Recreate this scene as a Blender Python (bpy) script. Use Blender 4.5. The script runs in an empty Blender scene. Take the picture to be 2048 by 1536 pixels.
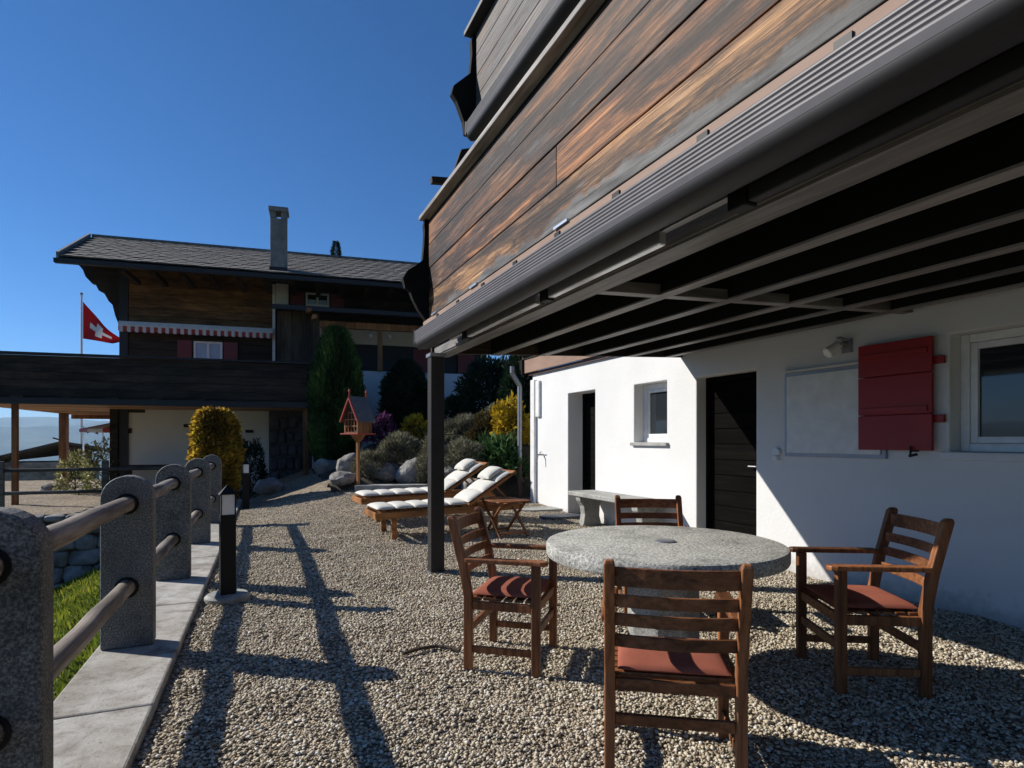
import bpy, bmesh, math, random
import numpy as np
from mathutils import Vector, Matrix, noise as mnoise
random.seed(7); RNG = np.random.default_rng(7)
scene = bpy.context.scene
col = scene.collection
R = math.radians

# ------------------------------------------------------------------ camera
FPX, HEYE, HROW = 1200.0, 1.30, 882.0          # focal length in photo pixels, eye height, horizon row
YAW = math.atan(521/1200)                       # the house wall runs along +Y, the lens looks right of it
SN, CS = math.sin(YAW), math.cos(YAW)
cd = bpy.data.cameras.new('camera'); cam = bpy.data.objects.new('camera', cd); col.objects.link(cam)
cd.sensor_width = 36.0; cd.lens = 36.0*FPX/2048
cd.shift_y = (HROW-768)/2048
cd.clip_start = 0.05; cd.clip_end = 60000
cam.location = (0, 0, HEYE); cam.rotation_euler = (R(90), 0, -YAW)
scene.camera = cam

# ------------------------------------------------------------------ sky, sun, exposure
SUN_EL, SUN_AZ = R(32.0), math.atan2(-1.28, 0.96)      # azimuth from +Y towards +X
w = bpy.data.worlds.new('World'); scene.world = w; w.use_nodes = True
nt = w.node_tree; bg = nt.nodes['Background']
sky = nt.nodes.new('ShaderNodeTexSky'); sky.sky_type = 'NISHITA'; sky.sun_disc = False
sky.sun_elevation = SUN_EL; sky.sun_rotation = SUN_AZ
sky.altitude = 2500; sky.air_density = 1.0; sky.dust_density = 0.05; sky.ozone_density = 8.0
hs_ = nt.nodes.new('ShaderNodeHueSaturation'); hs_.inputs['Saturation'].default_value = 1.12
nt.links.new(sky.outputs[0], hs_.inputs['Color']); nt.links.new(hs_.outputs[0], bg.inputs[0]); bg.inputs[1].default_value = 0.095
sd = bpy.data.lights.new('sun', 'SUN'); sd.energy = 5.0; sd.angle = R(0.5); sd.color = (1.0, 0.95, 0.87)
sun = bpy.data.objects.new('sun', sd); col.objects.link(sun)
tosun = Vector((math.sin(SUN_AZ)*math.cos(SUN_EL), math.cos(SUN_AZ)*math.cos(SUN_EL), math.sin(SUN_EL)))
sun.rotation_euler = tosun.to_track_quat('Z', 'Y').to_euler(); sun.location = (-20, 20, 30)
vs = scene.view_settings; vs.view_transform = 'Standard'; vs.look = 'None'; vs.exposure = 0.34; vs.gamma = 1.0
vs.use_curve_mapping = False

# ------------------------------------------------------------------ photo pixel -> place
def ray(u, v):
    a = (u-1024)/FPX
    return Vector((a*CS+SN, CS-a*SN, (HROW-v)/FPX))
def at(u, v, d):                                  # d = distance along the view axis
    return ray(u, v)*d + Vector((0, 0, HEYE))
def on_x(u, v, X):
    r = ray(u, v); return r*(X/r.x) + Vector((0, 0, HEYE))
def sstep(a, b, x):
    t = min(1, max(0, (x-a)/(b-a))); return t*t*(3-2*t)
def yard_z(x, y):
    t = min(1, max(0, (y-6)/8)); wx = sstep(-0.4, 2.2, x)*(1-0.4*sstep(3, 5, x))
    z = 0.62*t**1.5*wx - 0.12*sstep(13.0, 14.0, y)*sstep(0.6, -0.4, x)
    z += 0.014*mnoise.noise(Vector((x*1.3, y*1.3, 0))) + 0.016*mnoise.noise(Vector((x*3.2, y*3.2, 3)))
    return z

# ------------------------------------------------------------------ materials
def newmat(name):
    m = bpy.data.materials.new(name); m.use_nodes = True
    n = m.node_tree; return m, n, n.nodes['Principled BSDF']
def node(n, t, **kw):
    x = n.nodes.new(t)
    for k, v in kw.items(): setattr(x, k, v)
    return x
def ramp(n, stops):
    r = node(n, 'ShaderNodeValToRGB'); e = r.color_ramp.elements
    while len(e) < len(stops): e.new(0.5)
    for i, (p, c) in enumerate(stops):
        e[i].position = p; e[i].color = (c[0], c[1], c[2], 1)
    return r
def coords(n, stretch=(1, 1, 1), rnd=True):
    g = node(n, 'ShaderNodeNewGeometry'); mp = node(n, 'ShaderNodeMapping')
    mp.inputs['Scale'].default_value = stretch
    if rnd:
        oi = node(n, 'ShaderNodeObjectInfo'); va = node(n, 'ShaderNodeVectorMath', operation='SCALE')
        cb = node(n, 'ShaderNodeCombineXYZ')
        for i in range(3): n.links.new(oi.outputs['Random'], cb.inputs[i])
        n.links.new(cb.outputs[0], va.inputs[0]); va.inputs['Scale'].default_value = 37.0
        ad = node(n, 'ShaderNodeVectorMath', operation='ADD')
        n.links.new(g.outputs['Position'], ad.inputs[0]); n.links.new(va.outputs[0], ad.inputs[1])
        n.links.new(ad.outputs[0], mp.inputs['Vector'])
    else:
        n.links.new(g.outputs['Position'], mp.inputs['Vector'])
    return mp.outputs[0]
def noise_t(n, vec, scale, detail=6, rough=0.55, dist=0.0):
    t = node(n, 'ShaderNodeTexNoise'); t.inputs['Scale'].default_value = scale
    t.inputs['Detail'].default_value = detail; t.inputs['Roughness'].default_value = rough
    t.inputs['Distortion'].default_value = dist
    n.links.new(vec, t.inputs['Vector']); return t.outputs['Fac']
def mixc(n, fac, a, b, mode='MIX'):
    m = node(n, 'ShaderNodeMix', data_type='RGBA', blend_type=mode)
    if isinstance(fac, (int, float)): m.inputs[0].default_value = fac
    else: n.links.new(fac, m.inputs[0])
    for i, c in ((6, a), (7, b)):
        if isinstance(c, tuple): m.inputs[i].default_value = (c[0], c[1], c[2], 1)
        else: n.links.new(c, m.inputs[i])
    return m.outputs[2]
def bump(n, bs, h, strength=0.3, dist=0.01):
    b = node(n, 'ShaderNodeBump'); b.inputs['Strength'].default_value = strength
    b.inputs['Distance'].default_value = dist
    n.links.new(h, b.inputs['Height']); n.links.new(b.outputs[0], bs.inputs['Normal']); return b
def mottled(name, stops, scale=5, stretch=(1, 1, 1), rough=0.8, bumps=0.2, bd=0.01, bscale=None, metal=0, detail=8, rnd=True, spec=0.5):
    m, n, bs = newmat(name); v = coords(n, stretch, rnd)
    f = noise_t(n, v, scale, detail); r = ramp(n, stops); n.links.new(f, r.inputs[0])
    n.links.new(r.outputs[0], bs.inputs['Base Color'])
    bs.inputs['Roughness'].default_value = rough; bs.inputs['Metallic'].default_value = metal
    bs.inputs['Specular IOR Level'].default_value = spec
    if bumps:
        h = noise_t(n, v, bscale or scale*6, 6); bump(n, bs, h, bumps, bd)
    return m
def wood(name, dark, mid, light, axis='y', knots=0.0, rough=0.65, grain=1.0, grey=None, spread=(0.3, 0.5, 0.7)):
    """long grain along one world axis, tone varies from board to board"""
    m, n, bs = newmat(name)
    st = {'x': (0.06, 1, 1), 'y': (1, 0.06, 1), 'z': (1, 1, 0.06)}[axis]
    v = coords(n, st); f = noise_t(n, v, 26*grain, 8, 0.6, 0.6)
    r = ramp(n, [(spread[0], dark), (spread[1], mid), (spread[2], light)]); n.links.new(f, r.inputs[0])
    c = r.outputs[0]
    st2 = {'x': (0.5, 2, 2), 'y': (2, 0.5, 2), 'z': (2, 2, 0.5)}[axis]
    v2 = coords(n, st2); f2 = noise_t(n, v2, 1.6, 5, 0.6)
    r2 = ramp(n, [(0.35, (0.45, 0.43, 0.42)), (0.6, (1.15, 1.12, 1.1))]); n.links.new(f2, r2.inputs[0])
    c = mixc(n, 1.0, c, r2.outputs[0], 'MULTIPLY')
    oi = node(n, 'ShaderNodeObjectInfo'); r3 = ramp(n, [(0, (0.8, 0.8, 0.8)), (1, (1.2, 1.15, 1.1))])
    n.links.new(oi.outputs['Random'], r3.inputs[0]); c = mixc(n, 1.0, c, r3.outputs[0], 'MULTIPLY')
    if grey:
        f4 = noise_t(n, v2, 3.1, 6, 0.65); r4 = ramp(n, [(0.5, (0, 0, 0)), (0.68, (1, 1, 1))])
        n.links.new(f4, r4.inputs[0]); c = mixc(n, r4.outputs[0], c, grey)
    if knots:
        vk = coords(n, {'x': (0.55, 1, 1), 'y': (1, 0.55, 1), 'z': (1, 1, 0.55)}[axis])
        vo = node(n, 'ShaderNodeTexVoronoi'); vo.inputs['Scale'].default_value = 3.2; n.links.new(vk, vo.inputs['Vector'])
        rk = ramp(n, [(0.03, (1, 1, 1)), (0.13, (0, 0, 0))]); n.links.new(vo.outputs['Distance'], rk.inputs[0])
        mm = node(n, 'ShaderNodeMath', operation='MULTIPLY'); n.links.new(rk.outputs[0], mm.inputs[0]); mm.inputs[1].default_value = knots
        c = mixc(n, mm.outputs[0], c, tuple(x*0.35 for x in dark))
    n.links.new(c, bs.inputs['Base Color']); bs.inputs['Roughness'].default_value = rough
    bs.inputs['Specular IOR Level'].default_value = 0.3
    bump(n, bs, f, 0.35, 0.004); return m
def plain(name, c, rough=0.5, metal=0.0, spec=0.5, emit=None):
    m, n, bs = newmat(name); v = coords(n); f = noise_t(n, v, 9, 4)
    r = ramp(n, [(0.3, tuple(x*0.88 for x in c)), (0.7, tuple(min(1, x*1.08) for x in c))]); n.links.new(f, r.inputs[0])
    n.links.new(r.outputs[0], bs.inputs['Base Color'])
    bs.inputs['Roughness'].default_value = rough; bs.inputs['Metallic'].default_value = metal
    bs.inputs['Specular IOR Level'].default_value = spec
    return m
def leafmat(name, stops, rough=0.55, trans=0.25):
    m, n, bs = newmat(name); a = node(n, 'ShaderNodeAttribute'); a.attribute_name = 'tint'
    r = ramp(n, stops); n.links.new(a.outputs['Fac'], r.inputs[0])
    n.links.new(r.outputs[0], bs.inputs['Base Color']); bs.inputs['Roughness'].default_value = rough
    bs.inputs['Specular IOR Level'].default_value = 0.25
    tr = node(n, 'ShaderNodeBsdfTranslucent'); n.links.new(r.outputs[0], tr.inputs[0])
    mx = node(n, 'ShaderNodeMixShader'); mx.inputs[0].default_value = trans
    n.links.new(bs.outputs[0], mx.inputs[1]); n.links.new(tr.outputs[0], mx.inputs[2])
    n.links.new(mx.outputs[0], n.nodes['Material Output'].inputs[0]); return m
def glassmat(name, c=(0.02, 0.025, 0.03)):
    m, n, bs = newmat(name); bs.inputs['Base Color'].default_value = (*c, 1); bs.inputs['Roughness'].default_value = 0.04
    bs.inputs['Specular IOR Level'].default_value = 0.6; return m

M = {}
def gravel_material(name, scale):
    m, n, bs = newmat(name); v = coords(n, rnd=False)
    vo = node(n, 'ShaderNodeTexVoronoi'); vo.inputs['Scale'].default_value = scale; n.links.new(v, vo.inputs['Vector'])
    se = node(n, 'ShaderNodeSeparateColor'); n.links.new(vo.outputs['Color'], se.inputs[0])
    r = ramp(n, [(0.0, (0.143, 0.118, 0.088)), (0.25, (0.311, 0.252, 0.176)), (0.6, (0.437, 0.374, 0.277)), (0.85, (0.521, 0.470, 0.382)), (1.0, (0.622, 0.588, 0.546))])
    n.links.new(se.outputs[0], r.inputs[0])
    rd = ramp(n, [(0.3, (1.25, 1.22, 1.18)), (0.8, (0.6, 0.57, 0.54))]); n.links.new(vo.outputs['Distance'], rd.inputs[0])
    c = mixc(n, 1.0, r.outputs[0], rd.outputs[0], 'MULTIPLY')
    f = noise_t(n, v, 0.9, 5); r2 = ramp(n, [(0.3, (0.72, 0.70, 0.68)), (0.7, (1.1, 1.08, 1.05))]); n.links.new(f, r2.inputs[0])
    c = mixc(n, 1.0, c, r2.outputs[0], 'MULTIPLY')
    vb = node(n, 'ShaderNodeTexVoronoi'); vb.inputs['Scale'].default_value = 24; n.links.new(v, vb.inputs['Vector'])
    sb = node(n, 'ShaderNodeSeparateColor'); n.links.new(vb.outputs['Color'], sb.inputs[0])
    rb = ramp(n, [(0.0, (0.62, 0.6, 0.58)), (0.5, (1.05, 1.03, 1.0)), (1.0, (1.4, 1.36, 1.3))]); n.links.new(sb.outputs[1], rb.inputs[0])
    c = mixc(n, 1.0, c, rb.outputs[0], 'MULTIPLY')
    n.links.new(c, bs.inputs['Base Color']); bs.inputs['Roughness'].default_value = 0.85
    inv = node(n, 'ShaderNodeMath', operation='SUBTRACT'); inv.inputs[0].default_value = 1; n.links.new(vo.outputs['Distance'], inv.inputs[1])
    bump(n, bs, inv.outputs[0], 1.0, 0.03); return m
M['gravel'] = gravel_material('gravel', 75)
M['pebble'] = leafmat('pebble', [(0.0, (0.143, 0.118, 0.092)), (0.25, (0.353, 0.294, 0.210)), (0.6, (0.521, 0.454, 0.340)), (0.85, (0.613, 0.559, 0.454)), (1.0, (0.689, 0.664, 0.605))], 0.8, 0.0)
M['grassfloor'] = mottled('grass_floor', [(0.3, (0.03, 0.035, 0.012)), (0.7, (0.09, 0.085, 0.03))], 3, bumps=0.6, bd=0.05)
M['granite'] = None
def granite(name, dark, mid, light, rough=0.75, scale=170):
    m, n, bs = newmat(name); v = coords(n)
    f = noise_t(n, v, scale, 3, 0.7); r = ramp(n, [(0.36, dark), (0.5, mid), (0.62, light)]); n.links.new(f, r.inputs[0])
    f2 = noise_t(n, v, 4.5, 8, 0.68); r2 = ramp(n, [(0.32, (0.55, 0.55, 0.53)), (0.5, (1.0, 1.0, 0.98)), (0.68, (1.22, 1.2, 1.15))]); n.links.new(f2, r2.inputs[0])
    c = mixc(n, 1.0, r.outputs[0], r2.outputs[0], 'MULTIPLY')
    n.links.new(c, bs.inputs['Base Color']); bs.inputs['Roughness'].default_value = rough
    f3 = noise_t(n, v, 60, 5); bump(n, bs, f3, 0.5, 0.006); return m
M['granite_post'] = granite('granite_post', (0.045, 0.045, 0.046), (0.12, 0.12, 0.12), (0.25, 0.247, 0.24), scale=120)
M['granite_table'] = granite('granite_table', (0.168, 0.164, 0.147), (0.386, 0.382, 0.353), (0.605, 0.596, 0.554), scale=75)
M['granite_light'] = granite('granite_light', (0.194, 0.194, 0.185), (0.317, 0.317, 0.299), (0.440, 0.440, 0.422), scale=110)
def kerb_material():
    m, n, bs = newmat('kerb_concrete'); v = coords(n)
    f = noise_t(n, v, 5.5, 9, 0.7, 0.4); r = ramp(n, [(0.30, (0.170, 0.140, 0.111)), (0.43, (0.323, 0.302, 0.268)), (0.54, (0.425, 0.412, 0.383)), (0.7, (0.510, 0.497, 0.463))]); n.links.new(f, r.inputs[0])
    f2 = noise_t(n, v, 70, 3, 0.6); r2 = ramp(n, [(0.30, (0.25, 0.23, 0.21)), (0.38, (1, 1, 1))]); n.links.new(f2, r2.inputs[0])
    c = mixc(n, 0.8, r.outputs[0], r2.outputs[0], 'MULTIPLY')
    f3 = noise_t(n, v, 1.3, 6, 0.65); r3 = ramp(n, [(0.35, (0.72, 0.69, 0.64)), (0.6, (1.05, 1.05, 1.05))]); n.links.new(f3, r3.inputs[0])
    c = mixc(n, 1.0, c, r3.outputs[0], 'MULTIPLY')
    n.links.new(c, bs.inputs['Base Color']); bs.inputs['Roughness'].default_value = 0.92; bump(n, bs, f2, 0.4, 0.006); return m
M['kerb'] = kerb_material()
M['rock'] = mottled('rock', [(0.3, (0.096, 0.090, 0.081)), (0.52, (0.228, 0.219, 0.201)), (0.72, (0.348, 0.336, 0.312))], 4, rough=0.95, bumps=1.0, bd=0.09, bscale=7)
M['wallstone'] = mottled('wall_stone', [(0.3, (0.10, 0.105, 0.11)), (0.5, (0.21, 0.215, 0.22)), (0.7, (0.34, 0.34, 0.335))], 3.5, rough=0.9, bumps=0.8, bd=0.03, bscale=12)
M['darkstone'] = mottled('dark_stone', [(0.3, (0.03, 0.032, 0.035)), (0.7, (0.10, 0.10, 0.105))], 3.5, rough=0.9, bumps=0.8, bd=0.03, bscale=12)
M['mortar'] = mottled('mortar', [(0.3, (0.05, 0.048, 0.045)), (0.7, (0.11, 0.105, 0.1))], 8, rough=0.95, bumps=0.6, bd=0.02)
# rough-cast plaster, faintly uneven
def plaster(name, c):
    m, n, bs = newmat(name); v = coords(n, rnd=False)
    f = noise_t(n, v, 1.7, 6); r = ramp(n, [(0.3, tuple(x*0.94 for x in c)), (0.65, c)]); n.links.new(f, r.inputs[0])
    g = node(n, 'ShaderNodeNewGeometry'); sp = node(n, 'ShaderNodeSeparateXYZ'); n.links.new(g.outputs['Position'], sp.inputs[0])
    fd = noise_t(n, v, 6, 8, 0.7); ml = node(n, 'ShaderNodeMath', operation='MULTIPLY_ADD'); n.links.new(fd, ml.inputs[0]); ml.inputs[1].default_value = -0.5; n.links.new(sp.outputs[2], ml.inputs[2])
    mr = node(n, 'ShaderNodeMapRange'); n.links.new(ml.outputs[0], mr.inputs[0]); mr.inputs[1].default_value = -.22; mr.inputs[2].default_value = -.08; mr.inputs[3].default_value = .55; mr.inputs[4].default_value = 0
    n.links.new(mixc(n, mr.outputs[0], r.outputs[0], (0.30, 0.27, 0.23)), bs.inputs['Base Color']); bs.inputs['Roughness'].default_value = 0.92
    bs.inputs['Specular IOR Level'].default_value = 0.2
    h = noise_t(n, v, 38, 7, 0.6); h2 = noise_t(n, v, 5, 4)
    ad = node(n, 'ShaderNodeMath', operation='ADD'); n.links.new(h, ad.inputs[0]); n.links.new(h2, ad.inputs[1])
    bump(n, bs, ad.outputs[0], 0.35, 0.008); return m
M['plaster'] = plaster('white_plaster', (0.71, 0.71, 0.70))
M['plaster_old'] = plaster('cream_plaster', (0.76, 0.73, 0.66))
M['teak'] = wood('teak', (0.108, 0.039, 0.014), (0.243, 0.097, 0.038), (0.360, 0.162, 0.072), 'z', rough=0.5, grain=1.6)
M['teak_h'] = wood('teak_level', (0.108, 0.039, 0.014), (0.243, 0.097, 0.038), (0.360, 0.162, 0.072), 'x', rough=0.5, grain=1.6)
M['teak_light'] = wood('teak_light', (0.170, 0.072, 0.021), (0.306, 0.140, 0.047), (0.391, 0.204, 0.081), 'x', rough=0.5)
M['rail_wood'] = wood('grey_rail_wood', (0.10, 0.085, 0.075), (0.25, 0.225, 0.20), (0.40, 0.37, 0.335), 'y', rough=0.85)
M['cap_grey'] = wood('silvered_cap_rail', (0.2, 0.195, 0.19), (0.36, 0.35, 0.34), (0.5, 0.49, 0.475), 'y', rough=0.8)
M['fence_grey'] = wood('fence_grey_wood', (0.06, 0.055, 0.05), (0.13, 0.12, 0.11), (0.21, 0.2, 0.19), 'x', rough=0.85)
M['black_wood'] = mottled('blackened_wood', [(0.3, (0.004, 0.004, 0.004)), (0.7, (0.010, 0.009, 0.009))], 5, (1, .1, 1), rough=0.8, bumps=0.2, bd=0.003, spec=0.15)
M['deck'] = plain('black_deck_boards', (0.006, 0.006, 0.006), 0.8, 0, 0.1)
M['joist_shade'] = plain('joist_painted_shade', (0.010, 0.0095, 0.009), 0.8, 0, 0.1)  # joist sides coloured near-black to stand for shade
M['joist'] = wood('joist_painted_bounce', (0.10, 0.097, 0.096), (0.21, 0.205, 0.20), (0.29, 0.283, 0.275), 'y', rough=0.45, knots=0.6)  # paler joist colour, painting in light bounced up from the ground
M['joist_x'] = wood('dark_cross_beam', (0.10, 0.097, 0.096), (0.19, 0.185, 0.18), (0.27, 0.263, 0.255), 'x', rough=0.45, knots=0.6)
M['door_wood'] = wood('dark_door', (0.0016, 0.0013, 0.001), (0.003, 0.0025, 0.002), (0.006, 0.005, 0.004), 'y', rough=0.9)
M['door_wood'].node_tree.nodes['Principled BSDF'].inputs['Specular IOR Level'].default_value = 0.08
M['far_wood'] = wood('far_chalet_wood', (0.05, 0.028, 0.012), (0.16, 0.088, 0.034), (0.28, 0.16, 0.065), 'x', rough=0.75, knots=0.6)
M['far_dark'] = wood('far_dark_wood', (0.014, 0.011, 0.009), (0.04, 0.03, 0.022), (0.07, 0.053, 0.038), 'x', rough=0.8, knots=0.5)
M['far_vert'] = wood('far_upright_boards', (0.03, 0.022, 0.015), (0.08, 0.058, 0.037), (0.13, 0.095, 0.06), 'z', rough=0.8)
M['far_orange'] = wood('far_orange_wood', (0.13, 0.05, 0.018), (0.27, 0.12, 0.04), (0.38, 0.19, 0.075), 'z', rough=0.6)
M['soffit'] = wood('soffit_painted_bounce', (0.30, 0.14, 0.05), (0.48, 0.25, 0.10), (0.60, 0.36, 0.16), 'x', rough=0.6)  # brighter copy of the orange wood, painting in light bounced off gravel
M['far_black'] = plain('far_black_paint', (0.018, 0.018, 0.021), 0.6)
M['maroon'] = plain('maroon_paint', (0.17, 0.022, 0.026), 0.5)
M['red'] = mottled('red_shutter_paint', [(0.3, (0.25, 0.003, 0.002)), (0.7, (0.31, 0.005, 0.003))], 3, rough=0.45, bumps=0.1, bd=0.002, bscale=40)
M['white_paint'] = plain('white_paint', (0.78, 0.78, 0.77), 0.35)
M['box_white'] = plain('panel_white', (0.74, 0.74, 0.72), 0.5)
M['grey_metal'] = plain('grey_metal', (0.30, 0.31, 0.33), 0.4, 0.6)
M['alu'] = plain('aluminium', (0.836, 0.845, 0.855), 0.28, 0.85)
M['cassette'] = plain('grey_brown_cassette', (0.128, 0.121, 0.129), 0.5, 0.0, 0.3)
M['drip'] = mottled('brown_strip', [(0.3, (0.21, 0.125, 0.085)), (0.7, (0.30, 0.19, 0.135))], 6, (1, .3, 1), rough=0.7, bumps=0.1)
M['black'] = plain('black_metal', (0.009, 0.009, 0.010), 0.5, 0, 0.2)
M['post_metal'] = plain('dark_post', (0.036, 0.032, 0.031), 0.5, 0, 0.2)
M['belly_shade'] = plain('cassette_painted_shade', (0.03, 0.028, 0.029), 0.5, 0.0, 0.3)  # darker copy of the cassette colour, painting shade onto its underside
M['lamp_glass'] = plain('frosted_lamp_glass', (0.75, 0.75, 0.74), 0.35)
M['brown_pipe'] = plain('brown_pipe', (0.09, 0.05, 0.042), 0.45)
M['cushion'] = mottled('terracotta_cloth', [(0.3, (0.27, 0.085, 0.055)), (0.7, (0.34, 0.115, 0.075))], 6, rough=0.95, bumps=0.4, bd=0.002, bscale=320, spec=0.1)
M['white_cloth'] = mottled('white_canvas', [(0.3, (0.568, 0.550, 0.499)), (0.7, (0.654, 0.636, 0.585))], 5, rough=0.95, bumps=0.3, bd=0.003, bscale=90, spec=0.1)
M['glass'] = glassmat('window_glass')
M['curtain'] = plain('blue_white_curtain', (0.42, 0.52, 0.66), 0.9)
M['tile'] = mottled('roof_tile', [(0.3, (0.076, 0.070, 0.061)), (0.5, (0.162, 0.148, 0.132)), (0.72, (0.246, 0.230, 0.204))], 7, rough=0.85, bumps=0.4, bd=0.01)
M['concrete'] = mottled('chimney_render', [(0.3, (0.16, 0.155, 0.145)), (0.7, (0.29, 0.28, 0.265))], 6, rough=0.95, bumps=0.5, bd=0.01)
M['shingle'] = mottled('old_shingle', [(0.3, (0.03, 0.028, 0.025)), (0.7, (0.10, 0.09, 0.08))], 9, rough=0.9, bumps=0.5, bd=0.02)
M['slate'] = mottled('blue_grey_slat', [(0.3, (0.045, 0.055, 0.07)), (0.7, (0.09, 0.10, 0.12))], 7, rough=0.7)
M['bird_red'] = plain('red_trim', (0.34, 0.035, 0.015), 0.5)
M['bark'] = mottled('bark', [(0.3, (0.03, 0.022, 0.016)), (0.7, (0.09, 0.065, 0.045))], 12, (1, 1, .2), rough=0.95, bumps=0.7, bd=0.02)
M['soil'] = mottled('soil', [(0.3, (0.025, 0.02, 0.015)), (0.7, (0.075, 0.06, 0.042))], 6, rough=0.95, bumps=0.8, bd=0.05)
M['thuja'] = leafmat('thuja_leaf', [(0, (0.014, 0.034, 0.010)), (0.5, (0.055, 0.125, 0.026)), (1, (0.17, 0.27, 0.05))])
M['darkconifer'] = leafmat('dark_conifer', [(0, (0.008, 0.018, 0.010)), (0.6, (0.016, 0.038, 0.018)), (1, (0.03, 0.06, 0.028))])
M['lavender'] = leafmat('grey_green_leaf', [(0, (0.06, 0.05, 0.035)), (0.5, (0.18, 0.175, 0.115)), (1, (0.38, 0.37, 0.25))])
M['yellow'] = leafmat('yellow_leaf', [(0, (0.20, 0.12, 0.01)), (0.5, (0.48, 0.33, 0.02)), (1, (0.62, 0.48, 0.04))], trans=0.35)
M['green'] = leafmat('green_leaf', [(0, (0.015, 0.04, 0.012)), (0.6, (0.05, 0.12, 0.035)), (1, (0.12, 0.21, 0.08))])
M['brownleaf'] = leafmat('brown_green_leaf', [(0, (0.03, 0.02, 0.012)), (0.6, (0.09, 0.07, 0.025)), (1, (0.15, 0.13, 0.04))])
M['beech'] = leafmat('autumn_beech_leaf', [(0, (0.12, 0.07, 0.012)), (0.45, (0.42, 0.26, 0.03)), (0.8, (0.62, 0.44, 0.05)), (1, (0.36, 0.42, 0.05))], trans=0.5)
M['purple'] = leafmat('purple_flower', [(0, (0.03, 0.015, 0.02)), (0.6, (0.10, 0.03, 0.09)), (1, (0.34, 0.09, 0.26))])
M['grass'] = leafmat('grass_blade', [(0, (0.05, 0.065, 0.012)), (0.5, (0.17, 0.23, 0.025)), (0.85, (0.32, 0.34, 0.04)), (1, (0.42, 0.34, 0.08))], trans=0.4)
M['spruce'] = leafmat('spruce_needle', [(0, (0.010, 0.02, 0.012)), (1, (0.035, 0.06, 0.035))])
M['flowerbush'] = leafmat('pale_flower_leaf', [(0, (0.07, 0.09, 0.03)), (0.5, (0.24, 0.25, 0.08)), (1, (0.75, 0.68, 0.42))])

def stripes(name, axis, period, a, b):
    m, n, bs = newmat(name); g = node(n, 'ShaderNodeTexCoord'); s = node(n, 'ShaderNodeSeparateXYZ')
    n.links.new(g.outputs['Object'], s.inputs[0])
    d = node(n, 'ShaderNodeMath', operation='DIVIDE'); n.links.new(s.outputs[axis], d.inputs[0]); d.inputs[1].default_value = period
    fr = node(n, 'ShaderNodeMath', operation='FRACT'); n.links.new(d.outputs[0], fr.inputs[0])
    gt = node(n, 'ShaderNodeMath', operation='GREATER_THAN'); n.links.new(fr.outputs[0], gt.inputs[0]); gt.inputs[1].default_value = 0.5
    n.links.new(mixc(n, gt.outputs[0], a, b), bs.inputs['Base Color']); bs.inputs['Roughness'].default_value = 0.85
    return m
M['awning_cloth'] = stripes('striped_awning_cloth', 0, 0.17, (0.62, 0.60, 0.58), (0.36, 0.06, 0.05))
def flag_material():
    m, n, bs = newmat('flag_cloth'); uv = node(n, 'ShaderNodeUVMap'); uv.uv_map = 'UVMap'
    s = node(n, 'ShaderNodeSeparateXYZ'); n.links.new(uv.outputs[0], s.inputs[0])
    def band(o, h):
        a = node(n, 'ShaderNodeMath', operation='SUBTRACT'); n.links.new(s.outputs[o], a.inputs[0]); a.inputs[1].default_value = 0.5
        b = node(n, 'ShaderNodeMath', operation='ABSOLUTE'); n.links.new(a.outputs[0], b.inputs[0])
        c = node(n, 'ShaderNodeMath', operation='LESS_THAN'); n.links.new(b.outputs[0], c.inputs[0]); c.inputs[1].default_value = h
        return c.outputs[0]
    def op(o, a, b):
        x = node(n, 'ShaderNodeMath', operation=o); n.links.new(a, x.inputs[0]); n.links.new(b, x.inputs[1]); return x.outputs[0]
    cross = op('MAXIMUM', op('MULTIPLY', band(0, .30), band(1, .095)), op('MULTIPLY', band(1, .30), band(0, .095)))
    c = mixc(n, cross, (0.55, 0.012, 0.018), (0.8, 0.8, 0.8)); n.links.new(c, bs.inputs['Base Color'])
    tr = node(n, 'ShaderNodeBsdfTranslucent'); n.links.new(c, tr.inputs[0]); mx = node(n, 'ShaderNodeMixShader'); mx.inputs[0].default_value = 0.4
    n.links.new(bs.outputs[0], mx.inputs[1]); n.links.new(tr.outputs[0], mx.inputs[2]); n.links.new(mx.outputs[0], n.nodes['Material Output'].inputs[0])
    bs.inputs['Roughness'].default_value = 0.8; return m
M['flag'] = flag_material()
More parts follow.
